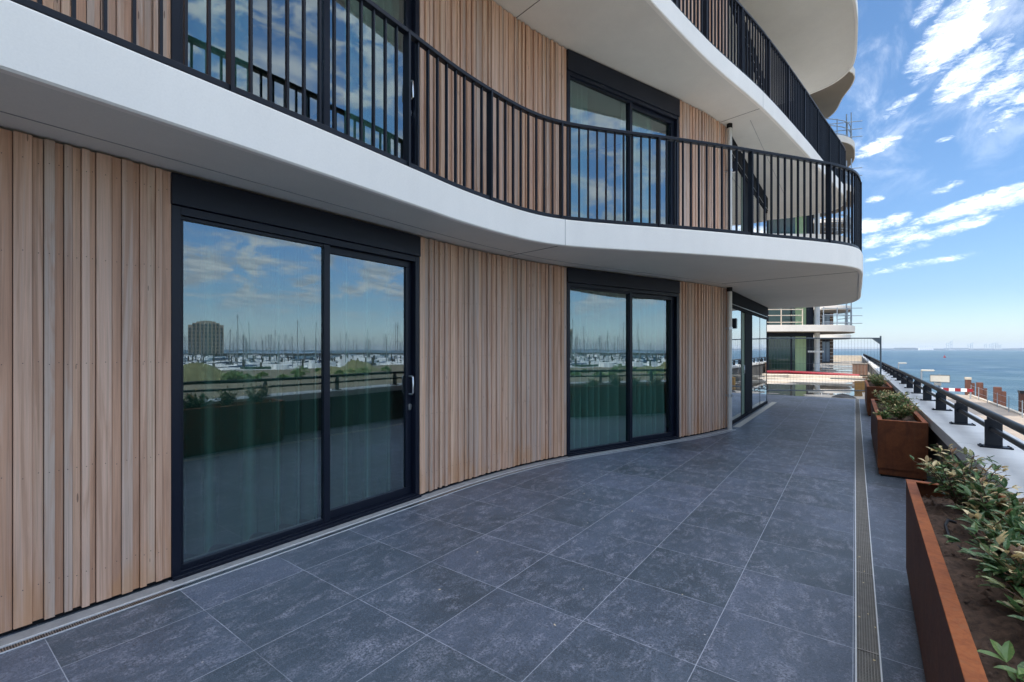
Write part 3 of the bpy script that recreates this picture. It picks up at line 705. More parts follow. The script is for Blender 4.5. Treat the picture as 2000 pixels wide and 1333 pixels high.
# parapet
pr = thing('parapet_wall', (.92, 20, -3.2), 'low dark parapet wall with a wide pale concrete coping beside the terrace', 'wall')
q = MB(); q.box(.75, 1.12, WALL_Y0, 77.5, -3.2, .60); obj('wall', q, 'pwall', pr)
q = MB(); yy = WALL_Y0; k = 0
while yy < 77:
    q.box(.69 + rnd.uniform(-.002, .002), 1.17, yy + .003, yy + 2.397, .602, .712 + rnd.uniform(-.001, .001)); yy += 2.4
obj('coping', q, 'coping', pr, .006)
rl = thing('parapet_handrail', (.90, 20, .712), 'dark two bar metal handrail on short posts along the parapet coping', 'railing')
q = MB(); q.tube([(.865, -6 + k * 2.0, .985) for k in range(0, 42)], .027, 14); obj('top_rail', q, 'rail', rl)
q = MB(); q.tube([(.885, -6 + k * 2.0, .862) for k in range(0, 42)], .019, 10); obj('lower_rail', q, 'rail', rl)
base = None; yy = 5.3 - 1.42 * 5
while yy < 76:
    p = MB(); Z = .712
    for s_ in (-.008, .008):
        vs = [(.845, Z + .008), (.945, Z + .008), (.945, Z + .215), (.895, Z + .25), (.845, Z + .215)]
        y_a, y_b = yy + s_ - .005, yy + s_ + .005
        p.add([(x, y_a, z) for x, z in vs] + [(x, y_b, z) for x, z in vs], [(0, 1, 2, 3, 4), (9, 8, 7, 6, 5)] + [(i, i + 5, (i + 1) % 5 + 5, (i + 1) % 5) for i in range(5)])
    p.box(.858, .874, yy - .012, yy + .012, Z + .22, Z + .262)
    po = obj('post', p, 'rail', rl)
    b = MB(); b.box(.81, 1.00, yy - .05, yy + .05, Z + .001, Z + .012)
    for ax, ay in ((.825, -.035), (.825, .035), (.985, -.035), (.985, .035)): b.cyl(ax, yy + ay, Z + .012, Z + .019, .007, 8)
    obj('base_plate', b, 'rail', po)
    yy += 1.42

# ------------------------------------------------------------------ planters
def planter(y0, y1, label, rot=0, x0=.215, x1=.665, zt=.665):
    t_ = thing('planter', ((x0 + x1) / 2, (y0 + y1) / 2, 0), label, 'planter', 'corten steel planters along the parapet')
    q = MB(); th = .045; zb = .10
    q.box(x0, x1, y0, y0 + .006, zb, zt - .003); q.box(x0, x1, y1 - .006, y1, zb, zt - .003)
    q.box(x0, x0 + .006, y0 + .006, y1 - .006, zb, zt - .003); q.box(x1 - .006, x1, y0 + .006, y1 - .006, zb, zt - .003)
    b = obj('box', q, 'corten_shaded', t_)
    q = MB(); q.box(x0 - .002, x1 + .002, y0 - .002, y0 + th, zt - .003, zt + .004); q.box(x0 - .002, x1 + .002, y1 - th, y1 + .002, zt - .003, zt + .004)
    q.box(x0 - .002, x0 + th, y0 + th, y1 - th, zt - .003, zt + .004); q.box(x1 - th, x1 + .002, y0 + th, y1 - th, zt - .003, zt + .004)
    q.box(x0 + .012, x0 + th, y0 + th, y1 - th, zt - .05, zt - .003); q.box(x1 - th, x1 - .012, y0 + th, y1 - th, zt - .05, zt - .003)
    obj('rim', q, 'corten', t_, .002)
    q = MB(); q.box(x0 + .012, x1 - .012, y0 + .012, y1 - .012, .025, zb - .002); obj('base_band', q, 'corten_shaded', t_)
    q = MB(); q.box(x0 + .03, x1 - .03, y0 + .03, y1 - .03, .001, .024); obj('feet', q, 'backing', t_)
    # soil: a lumpy sheet
    q = MB(); nx, ny = 22, int((y1 - y0) / .025); r = random.Random(int(y0 * 10)); vs = []
    q.smooth = True
    for j in range(ny + 1):
        for i in range(nx + 1):
            x = x0 + .008 + (x1 - x0 - .016) * i / nx; y = y0 + .008 + (y1 - y0 - .016) * j / ny
            vs.append((x, y, zt - .075 + .018 * math.sin(x * 19 + y * 7) * math.sin(y * 11) + r.uniform(-.011, .011)))
    q.add(vs, [(j * (nx + 1) + i, j * (nx + 1) + i + 1, (j + 1) * (nx + 1) + i + 1, (j + 1) * (nx + 1) + i) for j in range(ny) for i in range(nx)])
    for k in range(int(260 * (y1 - y0))):
        x, y = r.uniform(x0 + .05, x1 - .05), r.uniform(y0 + .05, y1 - .05); a = r.choice([.003, .005, .007, .012]) * r.uniform(.7, 1.3); z = zt - .068
        q.add([(x - a, y, z), (x, y - a, z + .002), (x + a, y, z), (x, y + a, z - .002), (x, y, z + a * 1.4), (x, y, z - a)], [(0, 1, 4), (1, 2, 4), (2, 3, 4), (3, 0, 4)])
    obj('soil', q, 'soil', t_)
    if rot: t_.rotation_euler.z = rot
    return t_
planter(.70, 3.89, 'nearest long rusty corten planter with sparse shrubs, cut off by the bottom right corner', R(-1.0), .235, .685)
planter(7.0, 9.88, 'middle rusty corten planter with a dense shrub row, just beyond the nearest one')
planter(13.1, 15.98, 'farthest corten planter of the near row, partly hidden behind the middle planter')

def leaf(mb, p, d, up, L_, W_, curl=.15):
    d = d.normalized(); s_ = d.cross(up)
    if s_.length < .01: s_ = Vector((1, 0, 0))
    s_.normalize(); n = s_.cross(d)
    prof = [(0, .0), (.25, .36), (.55, .5), (.82, .30), (1, 0)]; vs = []
    for k, (a, w_) in enumerate(prof):
        c = p + d * (L_ * a) - n * (curl * L_ * a * a)
        if w_ == 0: vs.append(c)
        else: vs += [c - s_ * (W_ * w_) + n * (W_ * .18), c, c + s_ * (W_ * w_) + n * (W_ * .18)]
    # 0 | 1 2 3 | 4 5 6 | 7 8 9 | 10
    mb.add(vs, [(0, 2, 1), (0, 3, 2), (1, 2, 5, 4), (2, 3, 6, 5), (4, 5, 8, 7), (5, 6, 9, 8), (7, 8, 10), (8, 9, 10)])

def shrub(x, y, z, h, spread, nst, label, seed, mat='leaf', L_=.055, dens=1.0, lean=(0, 0), group=None):
    r = random.Random(seed); t_ = thing('shrub', (x, y, z), label, 'plant', group)
    st, lf = MB(), MB()
    for k in range(nst):
        a = r.uniform(0, 6.283); rr = spread * (r.random() ** .6); hh = h * r.uniform(.55, 1.05)
        end = Vector((x + math.cos(a) * rr + lean[0], y + math.sin(a) * rr + lean[1], z + hh)); s0 = Vector((x + r.uniform(-.02, .02), y + r.uniform(-.02, .02), z - .02))
        mid = (s0 + end) / 2 + Vector((math.cos(a) * rr * -.1, math.sin(a) * rr * -.1, hh * .12)); pts = []
        for i in range(9):
            f = i / 8; pts.append(s0 * (1 - f) ** 2 + mid * 2 * f * (1 - f) + end * f * f)
        st.tube(pts, [.0035 * (1 - .75 * i / 8) + .0008 for i in range(9)], 5, False)
        n_l = int(r.uniform(13, 20) * dens)
        for i in range(n_l):
            f = .22 + .78 * i / n_l; q_ = f * 8; j = min(int(q_), 7); p = pts[j].lerp(pts[j + 1], q_ - j); td = (pts[j + 1] - pts[j]).normalized()
            ang = i * 2.4 + r.uniform(-.4, .4)
            side = Vector((math.cos(ang), math.sin(ang), r.uniform(-.1, .5))); d = (side + td * r.uniform(.3, .9)).normalized()
            lf.tone = (r.random(), r.random() * .98 if f < .8 else r.uniform(.55, 1), r.random())
            sz = r.uniform(.65, 1.15) * (1 - .35 * max(0, f - .75) * 4 * .8)
            if r.random() < .25:   # side twig with a leaf cluster
                e = p + d * L_ * 1.1; st.tube([p, e], .0012, 4, False)
                for m_ in range(3):
                    d2 = (d + Vector((r.uniform(-.8, .8), r.uniform(-.8, .8), r.uniform(-.2, .8)))).normalized(); leaf(lf, e, d2, Vector((0, 0, 1)), L_ * sz, L_ * sz * .42, r.uniform(-.1, .5))
            leaf(lf, p, d, Vector((r.uniform(-.3, .3), r.uniform(-.3, .3), 1)), L_ * sz, L_ * sz * r.uniform(.38, .5), r.uniform(0, .5))
    obj('foliage', lf, mat, t_); obj('stems', st, 'stem', t_)
    return t_
near_l = ['upright leafy shrub at the far end of the nearest planter, beside its far rim', 'pale leaved shrub with cream tips leaning on the coping in the nearest planter', 'spreading shrub of large glossy leaves halfway along the nearest planter',
          'low dark leaved shrub at the right frame edge in the nearest planter', 'broad long leaved shrub above bare soil in the nearest planter']
for k, (x, y, h, sp, ns, ln) in enumerate([(.49, 3.58, .35, .20, 24, (-.03, -.04)), (.53, 3.12, .28, .20, 22, (.01, 0)), (.53, 2.70, .26, .20, 22, (.0, 0)), (.53, 2.33, .24, .19, 18, (.0, 0)), (.52, 2.02, .19, .15, 11, (.0, 0))]):
    shrub(x, y, .59, h, sp, ns, near_l[k], 100 + k, 'leaf', .050 + .006 * k, 1.0, ln, 'shrubs in the nearest planter')
shrub(.375, 1.80, .585, .075, .035, 2, 'tiny seedling of four green leaves on bare soil near the bottom right corner', 131, 'leaf2', .062, .28, group='shrubs in the nearest planter')
mid_l = ['rounded bushy shrub at the near end of the middle planter', 'tallest green shrub in the centre of the middle planter', 'reddish tipped shrub behind the centre of the middle planter', 'far end shrub of the middle planter', 'feathery small shrub by the left rim of the middle planter']
for k, (x, y, h, sp, ns) in enumerate([(.47, 7.75, .20, .21, 26), (.46, 8.30, .28, .22, 30), (.44, 8.85, .28, .22, 26), (.43, 9.4, .25, .20, 20), (.31, 7.55, .09, .08, 10)]):
    shrub(x, y, .60, h, sp, ns, mid_l[k], 200 + k, 'leaf2' if k != 2 else 'leaf', .05, 1.0, group='shrubs in the middle planter')
far_l = ['near end shrub of the farthest planter in the row', 'centre shrub of the farthest planter in the row', 'far end shrub of the farthest planter in the row']
for k, y in enumerate((13.75, 14.5, 15.3)): shrub(.43, y, .60, .27, .26, 24, far_l[k], 300 + k, 'leaf2', .05, .8, group='shrubs in the farthest planter')
q = MB(); q.tube([(.40, 3.16, .64), (.37, 3.13, .655), (.352, 3.06, .645), (.355, 2.99, .62), (.37, 2.93, .60), (.41, 2.87, .59), (.47, 2.80, .575)], .007, 10)
tag(obj('irrigation_hose', q, 'hose'), 'short looped black irrigation hose on the soil of the nearest planter', 'hose')

# fallen leaf debris on the drain
r = random.Random(4)
q = MB()
for k in range(26):
    x, y = r.choice([(r.uniform(.01, .09), r.uniform(2.2, 4.2)), (r.uniform(-2.8, .6), r.uniform(1.4, 5.5))]); q.tone = (r.random(), .95, 0)
    leaf(q, Vector((x, y, .006)), Vector((r.uniform(-1, 1), r.uniform(-1, 1), .05)), Vector((0, 0, 1)), r.uniform(.008, .018), .008, 0)
tag(obj('leaf_litter', q, 'leaf'), 'tiny dry leaf flecks scattered on the paving and drain', 'litter', kind='stuff')

# ================================================================== BEYOND THE TERRACE
q = MB(); q.box(-40, .75, 17.503, 77.5, -.30, -.012); struct('roof_deck', q, 'roof')
q = MB(); q.box(.751 - .75, .75, 17.6, 17.61, -.2, -.02)
def D(x, d):
    l = d * (x - 1000) / 905; return (-.59502 * d + .80371 * l, .80371 * d + .59502 * l)
# mesh fence
A = D(1720, 14.8); B = D(1475, 15.0); L = math.hypot(B[0] - A[0], B[1] - A[1]); t = ((B[0] - A[0]) / L, (B[1] - A[1]) / L)
fe = thing('mesh_fence', (A[0], A[1], 0), 'temporary steel mesh fence panel closing off the end of the terrace', 'fence')
def fp(a, z): return (A[0] + t[0] * a, A[1] + t[1] * a, z)
for a_ in (0, L): q = MB(); q.tube([fp(a_, -.01), fp(a_, 1.93)], .024, 10); obj('post', q, 'fence', fe)
for z in (1.86, .18): q = MB(); q.tube([fp(0, z), fp(L, z)], .019, 8); obj('frame_bar', q, 'fence', fe)
q = MB(); q.add([fp(.02, 1.85), fp(.28, 1.85), fp(.02, 1.66), tuple(Vector(fp(.02, 1.85)) + Vector((.004, -.006, 0))), tuple(Vector(fp(.28, 1.85)) + Vector((.004, -.006, 0))), tuple(Vector(fp(.02, 1.66)) + Vector((.004, -.006, 0)))], [(0, 1, 2), (5, 4, 3), (0, 3, 4, 1), (1, 4, 5, 2), (2, 5, 3, 0)]); obj('gusset', q, 'fence', fe)
q = MB(); a = .1
while a < L: q.tube([fp(a, .18), fp(a, 1.86)], .0022, 4, False); a += .1
for z in (.45, 1.55, 1.05): q.tube([fp(0, z), fp(L, z)], .0025, 4, False)
obj('wire_mesh', q, 'fence', fe)
# black plastic sheet, crate, boards, red strip
def lump(name, cx, cy, rx, ry, h, mat, label, cat, seed, z=-.012):
    r = random.Random(seed); q = MB(); q.smooth = True; n, m = 22, 6; vs = [(cx, cy, z + h)]
    for j in range(1, m + 1):
        for i in range(n):
            f = j / m; a = 2 * math.pi * i / n; k = 1 + .16 * math.sin(3 * a + seed) + .09 * math.sin(7 * a)
            vs.append((cx + rx * f * k * math.cos(a), cy + ry * f * k * math.sin(a), z + h * max(0, (1 - f ** 1.6)) * r.uniform(.7, 1.15) - (.01 if j == m else 0)))
    fs = [(0, 1 + i, 1 + (i + 1) % n) for i in range(n)] + [(1 + (j - 1) * n + i, 1 + j * n + i, 1 + j * n + (i + 1) % n, 1 + (j - 1) * n + (i + 1) % n) for j in range(1, m) for i in range(n)]
    q.add(vs, fs); return tag(obj(name, q, mat), label, cat)
lump('plastic_sheet', -.28, 17.9, .34, .22, .12, 'tarp', 'crumpled black plastic sheet lying where the paving ends', 'sheet', 3)
lump('plastic_sheet', .45, 18.0, .14, .25, .10, 'tarp', 'small crumpled black sheet at the foot of the farthest planter', 'sheet', 5)
cr = thing('timber_crate', (.18, 20.8, 0), 'ochre timber crate on the roof beyond the mesh fence', 'crate')
q = MB()
for k in range(5): q.box(-.02, .30, 20.5, 20.52, k * .075, k * .075 + .062)
q.box(-.02, .30, 20.8, 20.82, 0, .36); q.box(-.02, 0, 20.52, 20.8, 0, .36); q.box(.28, .30, 20.52, 20.8, 0, .36); q.box(0, .28, 20.52, 20.8, .02, .05); obj('crate_slats', q, 'yellow', cr)
q = MB()
for a in (.0, .265): q.box(a - .02, a + .02, 20.485, 20.499, 0, .37)
obj('crate_battens', q, 'yellow', cr)
for k, (x0, x1, y0, y1, lb) in enumerate([(-5.5, .2, 24.2, 24.5, 'long pale scaffold board lying nearest beyond the fence'), (-6, -.1, 27.2, 27.6, 'pale scaffold board lying across the roof halfway to the next building'), (-.8, .66, 22.6, 22.8, 'short pale board leaning from the roof onto the coping')]):
    q = MB(); z = .03 if k < 2 else .35; q.box(x0, x1, y0, y1, z - .04, z + .01); q.box(x0 + .01, x0 + .04, y0 - .002, y1 + .002, z - .041, z + .011); q.box(x1 - .04, x1 - .01, y0 - .002, y1 + .002, z - .041, z + .011)
    o = tag(obj('scaffold_board', q, 'board'), lb, 'board', 'scaffold boards on the roof')
q = MB(); q.tube([(-9, 27.5, .18), (-5.6, 29.6, .18), (-3.2, 31.4, .17), (-2.6, 31.8, .14), (-1.2, 31.8, .10), (.2, 31.6, .06)], .095, 10)
tag(obj('red_barrier_tube', q, 'red'), 'long red barrier tube lying on the roof in front of the next building', 'barrier')
q = MB(); q.prism([(-12, 26.4), (-5.0, 27.6), (-2.9, 29.5), (.3, 29.7), (.3, 30.6), (-3.2, 30.6), (-12, 27.2)], -.011, .10); tag(obj('insulation_slab', q, 'board'), 'raised pale insulation slab on the roof below the red tube', 'slab')

# ------------------------------------------------------------------ neighbour towers
def tower(loc, label, outlines, wallpts, floors, zs, mat_f='fascia2', base_detail=True, guard_levels=(), glabels=()):
    b = thing('apartment_building', loc, label, 'building')
    for k in range(floors):
        zb = 2.65 + 3.05 * k; ol = outlines[k % len(outlines)]
        slab(ol, zb, zb + .42, parent=b, close_x=-14, nm='balcony_slab', matf=mat_f, mats='soffit2', step=.35)
        z0 = zb - 2.65; wl = wallpts
        # walls: dark mullioned glass between columns
        g = MB(); f = MB()
        for (a, c, kind) in wl:
            L = math.hypot(c[0] - a[0], c[1] - a[1]); tt = ((c[0] - a[0]) / L, (c[1] - a[1]) / L)
            if kind == 'glass':
                g.obox(a, tt, 0, L, -.03, 0, z0, zb - .25)
                for i in range(int(L / 1.6) + 1): f.obox(a, tt, min(i * 1.6, L - .08), min(i * 1.6, L - .08) + .08, 0, .04, z0, zb - .25)
                f.obox(a, tt, 0, L, -.1, .05, zb - .25, zb + .012)
            elif kind == 'brick':
                q = MB(); q.obox(a, tt, 0, L, -.2, 0, z0, zb + .012); obj('brick_wall', q, 'brick', b)
                q = MB()
                for i in range(6): q.obox(a, tt, -.01, L + .01, 0, .03, z0 + .3 + i * .42, z0 + .36 + i * .42)
                obj('stone_band', q, 'fascia2', b)
            elif kind == 'blind':
                q = MB(); q.obox(a, tt, 0, L, -.03, .01, z0, zb - .25); obj('window_blind', q, 'curt2', b)
                f.obox(a, tt, 0, L, -.1, .05, zb - .25, zb + .012)
            elif kind == 'pane':
                for a_, b_ in ((0, L * .5 - .03), (L * .5 + .03, L)):
                    q = MB(); q.obox(a, tt, a_, b_, -.03, .02, z0 + .1, zb - .25); obj('window_pane', q, 'sky_pane', b)
                f.obox(a, tt, -.05, L + .05, -.1, .01, z0, zb + .012)
            elif kind == 'dark':
                f.obox(a, tt, 0, L, -.1, .05, z0, zb + .012)
            elif kind == 'column':
                q = MB(); q.cyl(a[0], a[1], z0, zb + .012, .17, 14); obj('white_column', q, 'white', b)
        obj('glazing', g, 'glass2', b); obj('glazing_frame', f, 'black', b)
    return b
OA = [(-14, 29.5), (-9, 31.5), (-4.6, 33.6), (-2.6, 34.9), (-1.5, 35.7), (-.55, 36.7), (-.1, 37.8), (0, 39.2), (-.1, 41.0), (-.6, 42.3), (-2, 43.2), (-6, 44), (-14, 44)]
OB = [(x + .5 * math.sin(y * .9), y + .8) for x, y in OA]
OB = [(-14, 30), (-9, 32), (-5.2, 34.3), (-3.4, 35.7), (-2.2, 36.6), (-1.0, 37.8), (-.4, 39.2), (-.25, 40.6), (-.35, 42.0), (-.9, 43.2), (-2, 43.8), (-6, 44), (-14, 44)]
OT = [(-14, 27), (-6, 30), (-3, 32), (-1, 33.1), (-.25, 33.8), (0, 34.6), (-.15, 35.7), (-.6, 37.0), (-1.3, 39.4), (-3, 41), (-14, 43)]
W2 = [((-12, 31.7), (-7.6, 34.9), 'glass'), ((-7.6, 34.9), (-3.35, 37.75), 'glass'), ((-3.35, 37.75), (-2.75, 38.2), 'blind'), ((-2.75, 38.2), (-2.35, 38.5), 'dark'), ((-2.12, 38.45), (-2.0, 38.5), 'column'), ((-2.4, 38.6), (-3.3, 43.5), 'brick')]
nb = tower((-7, 39, 0), 'unfinished apartment building with stacked rounded concrete balconies beyond the mesh fence', [OA, OA, OB, OA, OA, OT, OT], W2, 7, None)
q = MB(); q.box(-13.9, -13.7, 31, 44, 0, 22); q.box(-13.7, -3.3, 43.3, 43.5, 0, 21); obj('rear_wall', q, 'fascia2', nb)
q = MB(); q.box(-2.6, -1.7, 37.6, 37.7, 1.30, 1.42); obj('clamp_bar', q, 'white', nb)
OC = [(-14, 57), (-6, 58), (-3, 58.6), (-1.4, 59.2), (-.55, 60.2), (-.35, 61.5), (-.5, 64), (-1.5, 66), (-14, 67)]
W3 = [((-8, 63.5), (-3.4, 64.3), 'glass'), ((-3.4, 64.3), (-3.05, 64.4), 'brick'), ((-3.05, 64.38), (-2.35, 64.48), 'pane'), ((-2.35, 64.5), (-2.0, 64.6), 'brick'), ((-2.0, 64.6), (-2.3, 67), 'brick')]
nb2 = tower((-7, 63, 0), 'third apartment building with brown brick piers, farthest along the terrace', [OC, OC, OC, OC], W3, 5, None)
# far parapet return wall and the planter there
q = MB(); q.box(-14, .74, 77.5, 77.75, -.1, .70); w3 = tag(obj('return_wall', q, 'board'), 'low beige parapet return at the far end of the roof', 'wall')
fp_ = thing('planter', (.2, 33.5, 0), 'dark brown planter standing alone far along the parapet beyond the fence', 'planter', 'corten steel planters along the parapet')
q = MB(); q.box(-.12, .58, 33.0, 34.2, 0.05, .66); obj('box', q, 'brick', fp_); q = MB(); q.box(-.15, .61, 32.97, 34.23, .661, .70); obj('rim', q, 'soffit2', fp_)
q = MB()
for k in range(5): q.box(-.12 + k * .16, -.10 + k * .16, 32.98, 32.999, .06, .65)
obj('ribs', q, 'pile', fp_)

# guard rails and scaffold tubes
def guard(pts, z, label, mat='board', posts=4, h=1.0, r_=.03, ext=.25):
    g = thing('guard_rail', (pts[0][0], pts[0][1], z), label, 'railing', 'temporary guard rails on the unfinished balconies')
    P = Path(catmull(pts, .4)); q = MB()
    for f in (.18, .62, 1.0): q.tube([(x, y, z + h * f) for x, y in P.p], r_, 6)
    obj('rail', q, mat, g)
    for i in range(posts + 1):
        q = MB(); (p, t_) = P.at(P.len * i / posts); q.tube([(p[0], p[1], z), (p[0], p[1], z + h * 1.05)], r_ * 1.2, 6)
        obj('post', q, mat, g)
    return g
def inset(o, d): return Path(catmull(o, .5)).offset(-d)
front = [p for p in inset(OA, .2) if -9 < p[0] < -1.6 and p[1] < 37][::4]
side = [p for p in inset(OA, .2) if p[0] >= -1.9][::3]
guard(front, 3.07, 'cream guard rail on the first floor balcony of the unfinished building', 'board', 5)
guard(front, 6.12, 'cream guard rail on the second floor balcony of the unfinished building', 'board', 5)
for k, lb in ((0, 'first'), (1, 'second'), (2, 'third'), (3, 'fourth'), (4, 'topmost visible')):
    guard(side, 3.07 + 3.05 * k, 'grey scaffold tube rail round the rounded end of the %s unfinished balcony' % lb, 'tube', 7, 1.1, .026)
for k in range(5):
    z = 3.07 + 3.05 * k; g = thing('scaffold_bracket', (-.1, 37.6, z), 'scaffold tubes sticking out beyond the rounded balcony end, level %s from the roof' % ['first', 'second', 'third', 'fourth', 'fifth'][k], 'scaffold', 'scaffold brackets on the unfinished balconies')
    q = MB(); q.tube([(-.45, 37.6, z - .3), (-.45, 37.6, z + 1.7)], .04, 6); q.tube([(-.2, 38.0, z - .3), (-.2, 38.0, z + 1.9)], .035, 6); obj('standard', q, 'tube', g)
    q = MB()
    for zz in (.15, .65, 1.15): q.tube([(-1.8, 37.0, z + zz), (.38, 38.1, z + zz + .02 * k)], .025, 6)
    obj('ledger', q, 'tube', g)
front3 = [p for p in inset(OC, .2) if -6 < p[0] < -.3 and p[1] < 63][::3]
guard(front3, 3.07, 'guard rail on the balcony of the farthest brick building', 'white', 6, 1.0)

# ------------------------------------------------------------------ quay, land, sea
q = MB(); q.box(-14000, 14000, -9000, 14000, -8, -5.0); struct('sea', q, 'water')
q = MB(); q.prism([(1.12, -60), (9.75, -60), (9.75, 50), (9.55, 66), (7.5, 67.5), (1.12, 67.5)], -7, -3.2); struct('quay', q, 'quay')
q = MB(); q.prism([(9.751, -200), (104, -200), (104, 96), (80, 100), (24, 72), (12.6, 42), (9.751, 38)], -7, -3.22); struct('sandy_ground', q, 'sand')
q = MB(); q.box(-60, .75, -60, 90, -7, -.31); tag(obj('podium_base', q, 'pwall'), 'concrete podium the terrace and buildings stand on', 'building')
q = MB(); q.box(9.50, 9.74, -60, 50, -3.199, -3.08); q.prism([(9.50, 50.01), (9.74, 50.01), (9.54, 66), (9.30, 66)], -3.199, -3.08); tag(obj('quay_kerb', q, 'board'), 'low timber edge beam along the quay above the water', 'kerb')
# sheet piles standing in the water along the quay
pl = ['farthest rusty steel pile with a pale cap beside the quay', 'second farthest rusty steel pile in the water by the quay', 'third rusty steel pile in the water, tall and narrow', 'nearest rusty steel pile at the right frame edge, dark topped']
for k, (x, y) in enumerate([(10.0, 69.5), (10.05, 64.0), (10.1, 57.2), (10.25, 50.2)]):
    t_ = thing('steel_pile', (x, y, -5), pl[k], 'pile', 'rusty steel piles along the quay')
    q = MB(); q.box(x - .42, x + .02, y - .28, y + .28, -5.3, -1.75); obj('pile_web', q, 'pile', t_, .02)
    q = MB(); q.box(x + .021, x + .30, y - .22, y + .22, -5.3, -2.1 - .2 * (k % 2)); obj('pile_flange', q, 'pile', t_, .02)
    if k in (0, 3):
        q = MB(); q.box(x - .45, x + .04, y - .31, y + .31, -1.749, -1.5 if k == 0 else -1.55); obj('pile_cap', q, 'board' if k == 0 else 'tarp', t_)
# slender fence posts along the quay edge
fq = thing('quay_fence', (9.3, 45, -3.2), 'thin wire fence on slim posts along the quay edge', 'fence')
q = MB()
for k in range(9): q = MB(); q.tube([(9.25, 36 + k * 3.5, -3.2), (9.25, 36 + k * 3.5, -2.0)], .03, 6); obj('post', q, 'tube', fq)
q = MB()
for z in (-2.1, -2.6, -3.0): q.tube([(9.25, 36, z), (9.25, 64, z)], .008, 4)
obj('wire', q, 'tube', fq)
# lamps
for k, (x, y) in enumerate([(3.47, 59.8), (3.46, 39.9), (3.45, 20.0)][:2]):
    t_ = thing('street_lamp', (x, y, -3.2), ['farther quay lamp with a flat cream head above the handrail', 'nearer quay lamp with a flat cream head, left of the sign board'][k], 'street lamp', 'street lamps on the quay')
    q = MB(); q.tube([(x, y, -3.2), (x, y, .12)], [.06, .045], 8); obj('pole', q, 'tube', t_)
    q = MB(); q.box(x - .02, x + .62, y - .14, y + .14, .10, .20); obj('lamp_head', q, 'cream', t_, .03)
# sign
t_ = thing('sign_board', (4.4, 40.6, -3.2), 'rectangular cream sign board with a smaller plate below, behind the handrail', 'sign')
q = MB(); q.tube([(4.4, 40.66, -3.2), (4.4, 40.66, -.1)], .05, 8); obj('pole', q, 'tube', t_)
q = MB(); q.box(3.95, 4.87, 40.56, 40.60, -.60, -.18); obj('sign_panel', q, 'cream', t_)
q = MB(); q.box(3.93, 4.89, 40.55, 40.605, -.178, -.15); q.box(3.93, 4.89, 40.55, 40.605, -.63, -.602); q.box(4.872, 4.89, 40.55, 40.605, -.602, -.178); q.box(3.93, 3.948, 40.55, 40.605, -.602, -.178); obj('sign_frame', q, 'pwall', t_)
q = MB(); q.box(4.12, 4.48, 40.55, 40.60, -.84, -.65); obj('lower_plate', q, 'cream', t_)
# road barrier red white
t_ = thing('road_barrier', (7.6, 61.6, -3.2), 'red and white striped barrier plank across the end of the quay', 'barrier')
for k in range(6):
    q = MB(); q.box(6.5 + k * .42, 6.5 + k * .42 + .419, 61.5, 61.54, -2.55, -2.25); obj('stripe', q, 'red' if k % 2 else 'white', t_)
q = MB(); q.box(6.6, 6.68, 61.545, 61.6, -3.2, -2.2); q.box(8.8, 8.88, 61.545, 61.6, -3.2, -2.2); obj('leg', q, 'tube', t_)
q = MB(); n_ = 26; q.tube([(5.9 + .55 * math.cos(a / n_ * 5.2), 36.5 + 1.5 * math.sin(a / n_ * 5.2), -3.17) for a in range(n_ + 1)], .035, 6)
tag(obj('orange_hose', q, 'yellow'), 'curved orange hose lying on the quay paving', 'hose')
# buoy
bx, by = D(1845, 370); t_ = thing('buoy', (bx, by, -5), 'small red buoy floating far out on the sea', 'buoy')
q = MB(); q.cyl(bx, by, -5.2, -4.2, .9, 14, .8); obj('float', q, 'red', t_); q = MB(); q.cyl(bx, by, -4.2, -2.9, .3, 10, .1); obj('top_mark', q, 'red', t_)

# ------------------------------------------------------------------ far shore
def fbox(mb, x0, x1, ya, yb, d, th=60):
    """box at distance d whose front spans the given bearings"""
    (ax, ay), (bx, by) = D(x0, d), D(x1, d); L = math.hypot(bx - ax, by - ay); t = ((bx - ax) / L, (by - ay) / L)
    s_ = d / 905; mb.obox((ax, ay), t, 0, L, -th, 0, EYE + (683 - yb) * s_, EYE + (683 - ya) * s_)
DF = 4200; sF = DF / 905
q = MB(); r = random.Random(8)
xx = 1400
while xx < 2900:
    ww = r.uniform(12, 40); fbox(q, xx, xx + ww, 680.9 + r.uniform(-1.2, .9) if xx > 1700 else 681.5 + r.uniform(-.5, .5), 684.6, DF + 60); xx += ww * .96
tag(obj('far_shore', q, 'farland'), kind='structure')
t_ = thing('storage_tanks', (*D(1807, DF), -5), 'row of white storage silos on the far shore skyline', 'storage tanks')
for k in range(7):
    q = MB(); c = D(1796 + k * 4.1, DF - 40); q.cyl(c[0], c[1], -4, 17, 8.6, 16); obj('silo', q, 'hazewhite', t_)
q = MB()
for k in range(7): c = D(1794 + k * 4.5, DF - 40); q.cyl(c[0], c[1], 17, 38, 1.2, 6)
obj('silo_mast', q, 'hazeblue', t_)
def crane(x, h, seed, lb):
    r = random.Random(seed); d = DF - 20; c = D(x, d); t_ = thing('harbour_crane', (c[0], c[1], -4), lb, 'crane', 'harbour cranes on the far shore')
    q = MB(); w_ = r.uniform(5, 8)
    for s_ in (-1, 1): q.cyl(c[0] + s_ * w_, c[1], -4, h, 2.0, 6)
    q.box(c[0] - w_, c[0] + w_, c[1] - 2, c[1] + 2, h * .55, h * .62); obj('tower', q, 'hazeblue', t_)
    q = MB(); q.tube([(c[0] - w_ * 2, c[1], h * .70), (c[0] + w_ * r.uniform(1, 3), c[1], h * r.uniform(1.0, 1.25))], 1.6, 6); obj('jib', q, 'hazeblue', t_)
